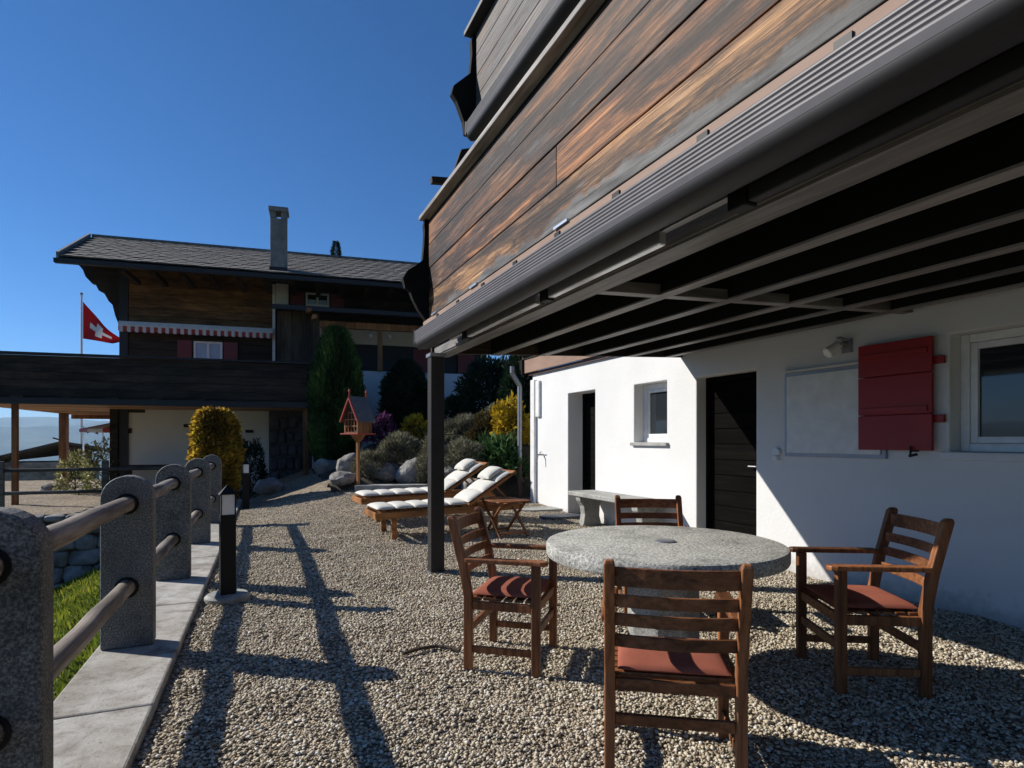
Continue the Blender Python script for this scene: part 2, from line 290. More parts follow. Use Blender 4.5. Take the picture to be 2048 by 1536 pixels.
# weathered larch boards of the big parapet: orange, brown and grey by turns, sun-bleached lower edge
def parapet_wood(name, greyness, edge=None, gold=0.0):
    m, n, bs = newmat(name)
    v = coords(n, (1, 0.035, 1)); f = noise_t(n, v, 42, 8, 0.6, 0.25)
    g0 = gold; r = ramp(n, [(0.26, (0.05+.05*g0, 0.022+.03*g0, 0.010+.012*g0)), (0.44, (0.21+.1*g0, 0.085+.075*g0, 0.030+.04*g0)), (0.58, (0.38+.12*g0, 0.165+.12*g0, 0.058+.07*g0)), (0.76, (0.50+.12*g0, 0.27+.14*g0, 0.115+.1*g0))]); n.links.new(f, r.inputs[0])
    # broad dark weathering, patchy along the board
    v2 = coords(n, (2.0, 0.34, 3.2)); f2 = noise_t(n, v2, 1.8, 9, 0.74, 0.2)
    r2 = ramp(n, [(0.42, (0.10, 0.09, 0.09)), (0.49, (0.32, 0.28, 0.26)), (0.55, (1.0, 0.95, 0.9)), (0.66, (1.45, 1.4, 1.3))]); n.links.new(f2, r2.inputs[0])
    c = mixc(n, 1.0, r.outputs[0], r2.outputs[0], 'MULTIPLY')
    f3 = noise_t(n, coords(n, (1.6, 0.42, 2.8)), 2.6, 9, 0.76, 0.2); r3 = ramp(n, [(0.55-greyness*0.2, (0, 0, 0)), (0.70-greyness*0.2, (0.9, 0.9, 0.9))]); n.links.new(f3, r3.inputs[0])
    fg = noise_t(n, coords(n, (1, 0.04, 1)), 60, 6, 0.6); rg = ramp(n, [(0.35, (0.085, 0.08, 0.08)), (0.65, (0.27, 0.26, 0.255))]); n.links.new(fg, rg.inputs[0])
    c = mixc(n, r3.outputs[0], c, rg.outputs[0])
    # knots, slightly drawn out along the board
    vo = node(n, 'ShaderNodeTexVoronoi'); vo.inputs['Scale'].default_value = 3.0; n.links.new(coords(n, (1, 0.7, 1.0)), vo.inputs['Vector'])
    rk = ramp(n, [(0.03, (0.95, 0.95, 0.95)), (0.065, (0.45, 0.45, 0.45)), (0.12, (0, 0, 0))]); n.links.new(vo.outputs['Distance'], rk.inputs[0])
    c = mixc(n, rk.outputs[0], c, (0.012, 0.008, 0.006))
    fc = noise_t(n, coords(n, (1, 0.012, 1)), 190, 4, 0.65); rc = ramp(n, [(0.36, (0.16, 0.13, 0.11)), (0.46, (0.7, 0.68, 0.66)), (0.56, (1.12, 1.12, 1.12))]); n.links.new(fc, rc.inputs[0])
    c = mixc(n, 0.95, c, rc.outputs[0], 'MULTIPLY')
    oi = node(n, 'ShaderNodeObjectInfo'); ro = ramp(n, [(0, (0.55, 0.55, 0.56)), (1, (0.92, 0.89, 0.85))]); n.links.new(oi.outputs['Random'], ro.inputs[0])
    c = mixc(n, 1.0, c, ro.outputs[0], 'MULTIPLY')
    if edge is not None:                                   # water-stained lower edge with a ragged upper limit
        g = node(n, 'ShaderNodeNewGeometry'); sp = node(n, 'ShaderNodeSeparateXYZ'); n.links.new(g.outputs['Position'], sp.inputs[0])
        fe = noise_t(n, coords(n, (1, 1.0, 0.5), False), 2.2, 8, 0.7)
        ml = node(n, 'ShaderNodeMath', operation='MULTIPLY'); n.links.new(fe, ml.inputs[0]); ml.inputs[1].default_value = 0.30
        sb = node(n, 'ShaderNodeMath', operation='SUBTRACT'); n.links.new(sp.outputs[2], sb.inputs[0]); n.links.new(ml.outputs[0], sb.inputs[1])
        mr = node(n, 'ShaderNodeMapRange'); n.links.new(sb.outputs[0], mr.inputs[0]); mr.inputs[1].default_value = edge-.155; mr.inputs[2].default_value = edge-.125; mr.inputs[3].default_value = 1; mr.inputs[4].default_value = 0
        fd = noise_t(n, coords(n, (1, 0.1, 1)), 30, 6); rd = ramp(n, [(0.3, (0.035, 0.032, 0.03)), (0.7, (0.16, 0.155, 0.15))]); n.links.new(fd, rd.inputs[0])
        c = mixc(n, mr.outputs[0], c, rd.outputs[0])
    n.links.new(c, bs.inputs['Base Color']); bs.inputs['Roughness'].default_value = 0.62; bs.inputs['Specular IOR Level'].default_value = 0.25
    bump(n, bs, f, 0.6, 0.008); return m
M['parapet'] = parapet_wood('weathered_larch', 0.0)
M['parapet_low'] = parapet_wood('weathered_larch_pale', -0.4, 2.60, 1.0)
M['parapet_grey'] = parapet_wood('silvered_larch', 1.0)
# far land: meadow and forest
def land():
    m, n, bs = newmat('far_land'); v = coords(n, rnd=False)
    f = noise_t(n, v, 0.0022, 9, 0.6); r = ramp(n, [(0.38, (0.022, 0.04, 0.018)), (0.5, (0.05, 0.075, 0.03)), (0.62, (0.12, 0.13, 0.06)), (0.75, (0.22, 0.2, 0.17))])
    n.links.new(f, r.inputs[0]); n.links.new(r.outputs[0], bs.inputs['Base Color']); bs.inputs['Roughness'].default_value = 0.95
    bs.inputs['Specular IOR Level'].default_value = 0.1
    return m
M['land'] = land()

# ------------------------------------------------------------------ mesh helpers
def tag(o, label=None, cat=None, group=None, kind=None):
    if label: o['label'] = label
    if cat: o['category'] = cat
    if group: o['group'] = group
    if kind: o['kind'] = kind
    return o
def empty(name, loc, rz=0.0, label=None, cat=None, group=None):
    o = bpy.data.objects.new(name, None); col.objects.link(o); o.location = loc; o.rotation_euler = (0, 0, rz)
    o.empty_display_size = 0.1
    return tag(o, label, cat, group)
def link(name, me, parent=None, mat=None):
    o = bpy.data.objects.new(name, me); col.objects.link(o)
    if parent: o.parent = parent
    if mat and not me.materials: me.materials.append(mat)
    return o
class MB:
    def __init__(s): s.v = []; s.f = []
    def add(s, vs_, fs):
        k = len(s.v); s.v += [tuple(p) for p in vs_]; s.f += [tuple(i+k for i in q) for q in fs]; return s
    def box(s, x0, x1, y0, y1, z0, z1):
        return s.add([(x0,y0,z0),(x1,y0,z0),(x1,y1,z0),(x0,y1,z0),(x0,y0,z1),(x1,y0,z1),(x1,y1,z1),(x0,y1,z1)],
                     [(3,2,1,0),(4,5,6,7),(0,1,5,4),(1,2,6,5),(2,3,7,6),(3,0,4,7)])
    def bar(s, p0, p1, w_, h, side=None):
        p0, p1 = Vector(p0), Vector(p1); d = (p1-p0).normalized()
        sd_ = Vector(side) if side else (Vector((0,0,1)) if abs(d.z) < 0.9 else Vector((0,1,0)))
        a = d.cross(sd_).normalized()*w_/2; b = a.cross(d).normalized()*h/2
        vs_ = [p0-a-b, p0+a-b, p0+a+b, p0-a+b, p1-a-b, p1+a-b, p1+a+b, p1-a+b]
        return s.add(vs_, [(0,3,2,1),(4,5,6,7),(0,1,5,4),(1,2,6,5),(2,3,7,6),(3,0,4,7)][::1])
    def cyl(s, p0, p1, r0, r1=None, n=14, rings=1, wob=0.0):
        p0, p1 = Vector(p0), Vector(p1); d = (p1-p0).normalized(); r1 = r0 if r1 is None else r1
        a = d.orthogonal().normalized(); b = d.cross(a); vs_ = []; fs = []
        for k in range(rings+1):
            t = k/rings; c = p0.lerp(p1, t); rr = r0+(r1-r0)*t
            if wob and 0 < k < rings: c = c + Vector((random.uniform(-1,1), random.uniform(-1,1), random.uniform(-1,1)))*wob
            for i in range(n):
                th = 2*math.pi*i/n; q = rr*(1+(random.uniform(-wob,wob)*3 if wob else 0)); vs_.append(c+a*math.cos(th)*q+b*math.sin(th)*q)
        for k in range(rings):
            for i in range(n):
                j = (i+1) % n; fs.append((k*n+i, k*n+j, (k+1)*n+j, (k+1)*n+i))
        fs.append(tuple(range(n))[::-1]); fs.append(tuple(rings*n+i for i in range(n)))
        return s.add(vs_, fs)
    def prism(s, poly, axis, a, b):
        def P(p, h): return {'x': (h, p[0], p[1]), 'y': (p[0], h, p[1]), 'z': (p[0], p[1], h)}[axis]
        n = len(poly); vs_ = [P(p, a) for p in poly]+[P(p, b) for p in poly]
        fs = [tuple(range(n)), tuple(range(2*n-1, n-1, -1))]
        fs += [(i, i+n, (i+1) % n+n, (i+1) % n) for i in range(n)]
        return s.add(vs_, fs)
    def lathe(s, prof, n=32, c=(0,0)):
        vs_ = []; fs = []
        for (r, z) in prof:
            for i in range(n):
                th = 2*math.pi*i/n; vs_.append((c[0]+r*math.cos(th), c[1]+r*math.sin(th), z))
        for k in range(len(prof)-1):
            for i in range(n):
                j = (i+1) % n; fs.append((k*n+i, k*n+j, (k+1)*n+j, (k+1)*n+i))
        fs.append(tuple(range(n))[::-1]); fs.append(tuple((len(prof)-1)*n+i for i in range(n)))
        return s.add(vs_, fs)
    def tube(s, pts, r, n=8):
        for p, q in zip(pts[:-1], pts[1:]): s.cyl(p, q, r, n=n)
        return s
    def shift(s, off):
        s.v = [(p[0]-off[0], p[1]-off[1], p[2]-off[2]) for p in s.v]; return s
    def mesh(s, name, mat, smooth=False):
        me = bpy.data.meshes.new(name); me.from_pydata(s.v, [], s.f); 
        bm = bmesh.new(); bm.from_mesh(me); bmesh.ops.recalc_face_normals(bm, faces=bm.faces); bm.to_mesh(me); bm.free()
        if smooth:
            me.polygons.foreach_set('use_smooth', [True]*len(me.polygons))
        me.materials.append(mat); me.update(); return me
    def build(s, name, mat, parent=None, smooth=False, bevel=0.0, seg=2):
        if isinstance(mat, str): mat = M[mat]
        o = link(name, s.mesh(name, mat, smooth), parent)
        if bevel:
            b = o.modifiers.new('bevel', 'BEVEL'); b.width = bevel; b.segments = seg; b.limit_method = 'ANGLE'; b.angle_limit = R(40)
        if smooth: o.data.set_sharp_from_angle(angle=R(42))
        return o
def Q(): return MB()
def grow(o, parent):                                # copy with parts and sub-parts
    c = o.copy(); col.objects.link(c); c.parent = parent
    for ch in o.children: grow(ch, c)
    return c
def np_mesh(name, V, F, mat, tint=None, smooth=False, parent=None):
    """V (n,3); F (m,k) all with k corners; tint one value per face"""
    me = bpy.data.meshes.new(name); m_, k = F.shape
    me.vertices.add(len(V)); me.vertices.foreach_set('co', V.astype(np.float32).ravel())
    me.loops.add(m_*k); me.loops.foreach_set('vertex_index', F.astype(np.int32).ravel())
    me.polygons.add(m_); me.polygons.foreach_set('loop_start', np.arange(0, m_*k, k, dtype=np.int32))
    me.update(calc_edges=True)
    if tint is not None:
        a = me.attributes.new('tint', 'FLOAT', 'FACE'); a.data.foreach_set('value', tint.astype(np.float32))
    if smooth: me.polygons.foreach_set('use_smooth', [True]*m_)
    me.materials.append(mat); return link(name, me, parent)
def leaves(name, P, D, L, W, mat, tint, parent=None, fold=0.25):
    """leaf blades: base P, direction D (unit), length L, width W; each a folded diamond of two triangles pairs"""
    n = len(P); up = RNG.normal(size=(n, 3)); A = np.cross(D, up); A /= np.linalg.norm(A, axis=1)[:, None]+1e-9
    B = np.cross(A, D)
    L = L[:, None]; W = W[:, None]
    v0 = P; v1 = P + D*L*0.45 + A*W*0.5 + B*W*fold; v2 = P + D*L; v3 = P + D*L*0.45 - A*W*0.5 + B*W*fold
    V = np.stack([v0, v1, v2, v3], 1).reshape(-1, 3); i = np.arange(n)*4
    F = np.concatenate([np.stack([i, i+1, i+2], 1), np.stack([i, i+2, i+3], 1)])
    return np_mesh(name, V, F, mat, np.concatenate([tint, tint]), parent=parent)
def unit(n):
    d = RNG.normal(size=(n, 3)); return d/np.linalg.norm(d, axis=1)[:, None]
def ball_leaves(name, n, rad, mat, L, W, parent, up=0.3, inner=0.72, lump=0.18, low=-0.4, clump=9):
    """foliage filling the outer shell of a lumpy ellipsoid whose base sits near z=0 of its parent"""
    d = unit(int(n*2.0)); d = d[d[:, 2] > low][:n]; n = len(d)
    cl = unit(clump*4); lumpv = np.zeros(n)
    for c in cl: lumpv = np.maximum(lumpv, np.exp(-((1-d@c)/0.10)**1.0))
    r = (inner+(1-inner)*RNG.random(n)**0.6)*(1-lump+lump*2*lumpv)
    P = d*np.array(rad)*r[:, None]; P[:, 2] -= rad[2]*low
    D = d+RNG.normal(size=(n, 3))*0.55; D[:, 2] += up; D /= np.linalg.norm(D, axis=1)[:, None]
    t = np.clip(0.15+0.5*lumpv+RNG.normal(size=n)*0.22, 0, 1)
    return leaves(name, P, D, L*(0.6+0.8*RNG.random(n)), W*(0.7+0.6*RNG.random(n)), mat, t, parent)
def stem_mesh(h, r, n=7):
    q = Q(); q.cyl((0,0,-0.03), (0.01,0.0,h*0.6), r, r*0.7, 8, 3, 0.0)
    for i in range(n):
        a = 2*math.pi*i/n; q.cyl((0,0,h*0.12*(1+i % 3)), (math.cos(a)*h*0.35, math.sin(a)*h*0.35, h*0.55+0.05*(i % 3)), r*0.5, r*0.2, 6)
    return q
_rocks = {}
def rock_mesh(seed, mat):
    if (seed, mat) in _rocks: return _rocks[(seed, mat)]
    bm = bmesh.new(); bmesh.ops.create_icosphere(bm, subdivisions=4 if seed < 20 else 3, radius=1.0)
    o = Vector((seed*7.1, seed*3.3, seed*1.7))
    pl = []
    rr = random.Random(seed); rot = (rr.uniform(-1, 1), rr.uniform(-1, 1))
    for i in range(11):
        nrm = Vector((rr.gauss(0,1), rr.gauss(0,1), rr.gauss(0,1))).normalized(); pl.append((nrm, rr.uniform(0.68, 0.92)))
    for v in bm.verts:
        p = v.co.copy()
        for nrm, d in pl:
            k = p.dot(nrm)
            if k > d: p -= nrm*(k-d)*0.9
        if seed >= 20:
            q_ = v.co; k = (abs(q_.x)**5+abs(q_.y)**5+abs(q_.z)**5)**.2; p = q_/k
            p = Vector((p.x*(1+.16*p.z*rot[0]), p.y, p.z*(1+.18*p.x*rot[1])))
            for nrm, d in pl[:5]:
                k = p.dot(nrm)
                if k > d*1.25: p -= nrm*(k-d*1.25)*.8
        p *= 1+0.10*mnoise.noise(p*1.7+o)+0.05*mnoise.noise(p*4.5+o)+0.02*mnoise.noise(p*11+o); v.co = p
    me = bpy.data.meshes.new('rock'); bm.to_mesh(me); bm.free()
    me.polygons.foreach_set('use_smooth', [True]*len(me.polygons)); me.materials.append(M[mat]); me.update()
    me.set_sharp_from_angle(angle=R(38))
    _rocks[(seed, mat)] = me; return me

# ------------------------------------------------------------------ the land
# one sheet of land: shelf under the houses, valley to the left, mountains beyond
def land_z(x, y):
    r = math.hypot(x, y)
    a = math.atan2(x, y)                                  # 0 = +Y, negative = left
    side = 0.5+0.5*math.cos(a+1.0)                       # 1 towards the valley (left), 0 uphill
    z = -2.4
    if r > 14:
        fall = -min(r-14, 1600)*0.34*sstep(0.35, 0.75, side)
        rise = min(r-14, 900)*0.22*sstep(0.65, 0.3, side)
        z += fall + rise
    if r > 2200:
        k = sstep(2200, 8200, r)
        ridge = 1-abs(mnoise.noise(Vector((x/2600+3.1, y/2600, 0.4))))
        z2 = k*(150+300*(ridge-0.62)+110*mnoise.noise(Vector((x/900, y/900, 2)))+45*mnoise.noise(Vector((x/260, y/260, 5))))
        z += z2*1.0 + k*544*sstep(0.35, 0.75, side)-k*190*sstep(0.65, 0.3, side)
    elif r > 30:
        z += 0.03*min(r, 400)*mnoise.noise(Vector((x/160, y/160, 1)))
    return z
def build_land():
    rs = [0.0]+list(np.geomspace(4, 11000, 130)); na = 300
    V = [(0, 0, -2.4)]; F = []
    for r in rs[1:]:
        for i in range(na):
            a = 2*math.pi*i/na; x, y = r*math.sin(a), r*math.cos(a); V.append((x, y, land_z(x, y)))
    for i in range(na): F.append((0, 1+(i+1) % na, 1+i))
    for k in range(len(rs)-2):
        b = 1+k*na
        for i in range(na):
            j = (i+1) % na; F.append((b+i, b+j, b+na+j, b+na+i))
    q = Q(); q.v = V; q.f = F
    o = q.build('terrain', 'land', smooth=True); tag(o, kind='structure'); return V
LV = build_land()

# gravel yard and path: one uneven sheet; the sunken meadow is left open
def grid_sheet(name, xs, ys, zf, mat, keep=lambda x, y: True):
    nx, ny = len(xs), len(ys); V = [(x, y, zf(x, y)) for y in ys for x in xs]; F = []
    for j in range(ny-1):
        for i in range(nx-1):
            if keep((xs[i]+xs[i+1])/2, (ys[j]+ys[j+1])/2): F.append((j*nx+i, j*nx+i+1, (j+1)*nx+i+1, (j+1)*nx+i))
    q = Q(); q.v = V; q.f = F; return tag(q.build(name, mat, smooth=True), kind='structure')
FX = lambda y: -0.69+0.022*(y-4.3)                         # line of the stone posts
grid_sheet('gravel_yard', list(np.arange(-12, 9.01, 0.15)), list(np.arange(-4.05, 27, 0.15)), yard_z, 'gravel', lambda x, y: not (x < -0.48 and y < 14.2))
def meadow_z(x, y):
    t = max(0, -0.86-x); z = -0.16-0.50*min(t, 3.4)-0.12*max(0, t-3.4)
    return z+0.05*mnoise.noise(Vector((x*1.1, y*1.1, 4)))-0.02*(y-6)
grid_sheet('meadow', list(np.arange(-11, -0.5, 0.2)), list(np.arange(-4, 14.5, 0.2)), meadow_z, 'grassfloor')
# planted bank between the yard and the neighbour
BP = [at(u, v, d) for u, v, d in [(702, 955, 12.25), (764, 965, 12.35), (832, 968, 12.15), (775, 925, 13.1), (868, 915, 13.3), (1018, 892, 13.0), (900, 960, 11.7), (796, 918, 12.75), (738, 945, 12.05),
     (926, 940, 12.0), (926, 880, 13.75), (972, 905, 13.2), (1022, 880, 12.9), (832, 875, 13.85), (995, 850, 13.6), (1000, 950, 12.2), (757, 882, 13.5), (672, 935, 15.2), (812, 872, 16.0), (985, 850, 15.6), (1040, 850, 14.2), (905, 860, 16.0)]]
BP += [Vector((x, y, yard_z(x, y)-.14)) for x, y in ((1.4, 11.4), (1.4, 13), (1.4, 15), (2.3, 11.5), (3.2, 10.9), (3.9, 10.5), (4.5, 10.6), (4.8, 10.7), (3, 10.4), (2, 10.4))]
BP += [Vector(p) for p in ((8, 11, 1.8), (8, 16, 2.3), (12, 14, 2.8), (4, 20, 1.6), (10, 20, 2.5), (1.5, 20, .6))]
def bank_z(x, y):                                       # slope through the feet of everything planted on it
    a = b = 0.0
    for p in BP:
        w_ = 1/((x-p.x)**2+(y-p.y)**2+.02)**1.6; a += w_*p.z; b += w_
    return a/b-.02
grid_sheet('planted_bank', list(np.arange(1.4, 14, 0.25)), list(np.arange(10.6, 22, 0.25)), bank_z, 'soil')

# loose pebbles over the near part of the yard
def pebbles():
    def scatter(n, x0, x1, y0, y1): return np.stack([RNG.uniform(x0, x1, n), RNG.uniform(y0, y1, n)], 1)
    P = np.concatenate([scatter(72000, -0.42, 4.9, 1.3, 5.2), scatter(36000, -0.38, 4.9, 5.2, 8.2), scatter(14000, -0.3, 4.9, 8.0, 9.6), scatter(9000, -0.3, 4.9, 9.4, 12.2)])
    dep = P[:, 0]*SN+P[:, 1]*CS; lat = P[:, 0]*CS-P[:, 1]*SN
    ok = (dep > 1.7) & (np.abs(lat) < dep*0.93) & (P[:, 0] > -0.39+0.022*(P[:, 1]-4.3)); P = P[ok]; n = len(P)
    z = np.array([yard_z(x, y) for x, y in P])
    t = (1+5**.5)/2
    I = np.array([(-1,t,0),(1,t,0),(-1,-t,0),(1,-t,0),(0,-1,t),(0,1,t),(0,-1,-t),(0,1,-t),(t,0,-1),(t,0,1),(-t,0,-1),(-t,0,1)])/math.sqrt(1+t*t)
    Fi = np.array([(0,11,5),(0,5,1),(0,1,7),(0,7,10),(0,10,11),(1,5,9),(5,11,4),(11,10,2),(10,7,6),(7,1,8),(3,9,4),(3,4,2),(3,2,6),(3,6,8),(3,8,9),(4,9,5),(2,4,11),(6,2,10),(8,6,7),(9,8,1)])
    s = 0.0055+0.0062*RNG.random(n)**1.6; S3 = np.stack([s*(0.8+.6*RNG.random(n)), s*(0.7+.5*RNG.random(n)), s*(0.45+.35*RNG.random(n))], 1)
    rz = RNG.uniform(0, 6.28, n); tl = RNG.normal(size=n)*0.35
    V = I[None]*S3[:, None]*(1+0.16*RNG.normal(size=(n, 12, 1)))
    c, s_ = np.cos(tl)[:, None], np.sin(tl)[:, None]
    V = np.stack([V[..., 0], V[..., 1]*c-V[..., 2]*s_, V[..., 1]*s_+V[..., 2]*c], -1)
    c, s_ = np.cos(rz)[:, None], np.sin(rz)[:, None]
    V = np.stack([V[..., 0]*c-V[..., 1]*s_, V[..., 0]*s_+V[..., 1]*c, V[..., 2]], -1)
    V += np.stack([P[:, 0], P[:, 1], z+S3[:, 2]*0.55+0.004*RNG.random(n)], 1)[:, None]
    F = (Fi[None]+(np.arange(n)*12)[:, None, None]).reshape(-1, 3)
    tint = np.repeat(np.clip(RNG.normal(0.5, 0.27, n), 0, 1), 20)
    o = np_mesh('gravel', V.reshape(-1, 3), F, M['pebble'], tint, smooth=True)
    tag(o, 'loose beige and grey pebbles covering the yard in front of the white house', 'gravel', kind='stuff')
pebbles()
def meadow_grass():
    n = 42000; x = -0.88-RNG.random(n)**1.2*5.2; y = RNG.uniform(1.5, 14.0, n)
    z = np.array([meadow_z(a, b) for a, b in zip(x, y)])-0.01
    pat = np.array([mnoise.noise(Vector((a*1.6, b*1.6, 9))) for a, b in zip(x, y)])
    D = RNG.normal(size=(n, 3))*0.45; D[:, 2] = 1; D /= np.linalg.norm(D, axis=1)[:, None]
    t = np.clip(0.5+0.6*pat+RNG.normal(size=n)*0.2, 0, 1)
    k_ = RNG.random(n) < .32; wide = (np.where(k_, 2.4, 1.0), np.where(k_, .7, 1.0)); D[k_, 2] *= .45; D /= np.linalg.norm(D, axis=1)[:, None]
    o = leaves('grass', np.stack([x, y, z], 1), D, (0.06+0.12*RNG.random(n))*wide[1], (0.012+0.018*RNG.random(n))*wide[0], M['grass'], t)
    tag(o, 'sunlit yellow-green grass and weeds on the slope beyond the stone posts', 'grass', kind='stuff')
meadow_grass()

# ------------------------------------------------------------------ kerb, stone posts, round rails
kerb = empty('kerb', (-0.6, 4.3, 0), label='long pale concrete kerb carrying the round-topped stone posts', cat='kerb')
ky = [-1.8, 0.6, 3.30, 5.25, 7.25, 9.25, 11.3, 13.0, 14.15]
for a, b in zip(ky[:-1], ky[1:]):
    q = Q(); x0a, x0b = FX(a), FX(b)
    q.add([(x0a-.17, a+.006, -.5), (x0a+.285, a+.006, -.5), (x0b+.285, b-.006, -.5), (x0b-.17, b-.006, -.5),
           (x0a-.17, a+.006, .05), (x0a+.285, a+.006, .05), (x0b+.285, b-.006, .05), (x0b-.17, b-.006, .05)],
          [(3,2,1,0),(4,5,6,7),(0,1,5,4),(1,2,6,5),(2,3,7,6),(3,0,4,7)])
    q.shift((-0.6, 4.3, 0)); q.build('slab', 'kerb', kerb, bevel=.012)
post_y = [2.35, 4.31, 6.22, 8.28, 10.27]
def post_poly(w_, h):
    p = [(-w_/2, 0), (w_/2, 0), (w_/2, h-w_/2)]
    for i in range(1, 14): t = math.pi*i/14; p.append((math.cos(t)*w_/2, h-w_/2+math.sin(t)*w_/2))
    p.append((-w_/2, h-w_/2)); return p
pl = ['round-topped granite post whose rail end shows no next post behind it', 'round-topped granite post level with the nearest bollard light', 'round-topped granite post just past the bollard light on its round base', 'round-topped granite post next to last before the autumn hedge', 'round-topped granite post closest to the golden autumn hedge']
pl[0] = 'round-topped granite post at the near end, cut by the picture edge'
pl[0] = 'round-topped granite post farthest from the golden hedge, wide and dark'
pl[1] = 'round-topped granite post second along the kerb, between kerb joint and bollard'
for k, y in enumerate(post_y):
    t = empty('stone_post', (FX(y), y, .05), label=pl[k], cat='post', group='granite posts along the kerb')
    q = Q(); q.prism(post_poly(.275, 1.04), 'y', -.065, .065); q.build('slab', 'granite_post', t, bevel=.012)
    for z in (.365, .87):                                  # dark sleeve where the rail enters
        q = Q(); n_ = 18; vv = []; ff = []
        for sgn in (-1,):
            for i in range(n_):
                th = 2*math.pi*i/n_
                for r_, yy in ((.048, -.065), (.064, -.066), (.064, -.0725), (.048, -.0725)): vv.append((r_*math.cos(th), yy, z+r_*math.sin(th)))
            for i in range(n_):
                j = (i+1) % n_
                for c_ in range(4): d_ = (c_+1) % 4; ff.append((i*4+c_, i*4+d_, j*4+d_, j*4+c_))
        q.add(vv, ff); q.build('hole_rim', 'black', t)
# rails pass through the posts
rl = {.42: 'lower', .92: 'upper'}
ends = [-0.2]+post_y
for k in range(5):
    a, b = ends[k], ends[k+1]
    for z, nm in rl.items():
        base = ['before the first granite post', 'between the first two granite posts', 'between the second and third granite posts', 'between the third and fourth granite posts', 'between the last two granite posts by the hedge'][k]
        ya, yb = a+.068, b-.068
        q = Q(); q.cyl((FX(ya), ya, z), (FX(yb), yb, z), .052 if nm == 'upper' else .05, .046, 14, 8, .0035); c = (FX(a), a, z)
        o = q.shift(c).build('wooden_rail', 'rail_wood', None, smooth=True); o.location = c
        tag(o, f'{nm} weathered round rail {base}', 'rail', 'round rails between the granite posts')

# bollard lights
def bollard(loc, base, label):
    t = empty('bollard_light', loc, R(8), label, 'bollard light', 'black bollard lights along the kerb')
    z0 = .055 if base else -.02
    if base:
        Q().lathe([(.155, -.03), (.172, -.01), (.172, .035), (.15, .055)], 30).build('base', 'granite_light', t, smooth=True)
    Q().box(-.058, .058, -.058, .058, z0, .70).build('post', 'black', t, bevel=.004)
    q = Q()
    for sx in (-1, 1):
        for sy in (-1, 1): q.box(*(sorted((sx*.058, sx*.048))), *(sorted((sy*.058, sy*.048))), .70, .865)
    q.build('lamp_cage', 'black', t)
    Q().box(-.05, .05, -.05, .05, .701, .864).build('lamp_glass', 'lamp_glass', t)
    Q().add([(-.066,-.066,.865), (.066,-.066,.865), (.066,.066,.865), (-.066,.066,.865), (0,0,.945)], [(3,2,1,0),(0,1,4),(1,2,4),(2,3,4),(3,0,4)]).build('cap', 'black', t)
bollard((-.18, 5.43, 0.0), True, 'black bollard light on a round grey stone base beside the kerb')
bollard((-.10, 12.55, -.01), False, 'black bollard light standing in gravel beside the golden autumn hedge')

# ------------------------------------------------------------------ the white house with the balcony
HX = 4.91                                                    # face of the white wall
house = empty('white_house', (HX, 5.0, 0), label='white plastered house with dark beams and weathered wooden balcony parapets overhead', cat='house')
HO = (HX, 5.0, 0)
def hp(q, name, mat, parent=house, **k):
    return q.shift(HO).build(name, mat, parent, **k)
YE = 5.98                                                    # far end of the balcony
def wall_with_holes(x0, x1, ya, yb, z0, z1, holes):
    """plastered wall in the YZ plane with real openings"""
    ys = sorted({ya, yb, *[h[0] for h in holes], *[h[1] for h in holes]}); zs = sorted({z0, z1, *[h[2] for h in holes], *[h[3] for h in holes]})
    solid = {}
    for i in range(len(ys)-1):
        for j in range(len(zs)-1):
            cy, cz = (ys[i]+ys[i+1])/2, (zs[j]+zs[j+1])/2
            solid[i, j] = not any(h[0] < cy < h[1] and h[2] < cz < h[3] for h in holes)
    q = Q()
    def quad(*p): q.add(p, [(0, 1, 2, 3)])
    for (i, j), s in solid.items():
        if not s: continue
        a, b, c, d = ys[i], ys[i+1], zs[j], zs[j+1]
        quad((x0,a,c), (x0,a,d), (x0,b,d), (x0,b,c)); quad((x1,a,c), (x1,b,c), (x1,b,d), (x1,a,d))
        if not solid.get((i-1, j)): quad((x0,a,c), (x1,a,c), (x1,a,d), (x0,a,d))
        if not solid.get((i+1, j)): quad((x0,b,c), (x0,b,d), (x1,b,d), (x1,b,c))
        if not solid.get((i, j-1)): quad((x0,a,c), (x0,b,c), (x1,b,c), (x1,a,c))
        if not solid.get((i, j+1)): quad((x0,a,d), (x1,a,d), (x1,b,d), (x0,b,d))
    return q
def weld(o):
    bm = bmesh.new(); bm.from_mesh(o.data); bmesh.ops.remove_doubles(bm, verts=bm.verts, dist=1e-5); bmesh.ops.recalc_face_normals(bm, faces=bm.faces); bm.to_mesh(o.data); bm.free()
DOOR1, DOOR2, WIN1, WIN2 = (8.06, 8.93, -.1, 2.10), (4.81, 5.735, -.1, 2.062), (6.30, 7.02, 1.28, 2.083), (1.55, 2.885, 1.216, 2.117)
wq = wall_with_holes(HX, HX+.36, -3.0, 10.33, -.3, 2.60, [DOOR1, DOOR2, WIN1, WIN2])
wo = hp(wq, 'wall', 'plaster'); weld(wo)
b = wo.modifiers.new('bevel', 'BEVEL'); b.width = .014; b.segments = 3; b.limit_method = 'ANGLE'; b.angle_limit = R(40)
hp(Q().box(HX+.02, HX+7, 10.0, 10.325, -.3, 2.615), 'end_wall', 'plaster')
hp(Q().box(HX+.37, HX+7, -2.99, 9.99, -.3, -.05), 'inner_floor', 'mortar')
hp(Q().box(HX+1.6, HX+1.7, -2.99, 9.99, -.04, 2.6), 'inner_wall', 'plaster_old')
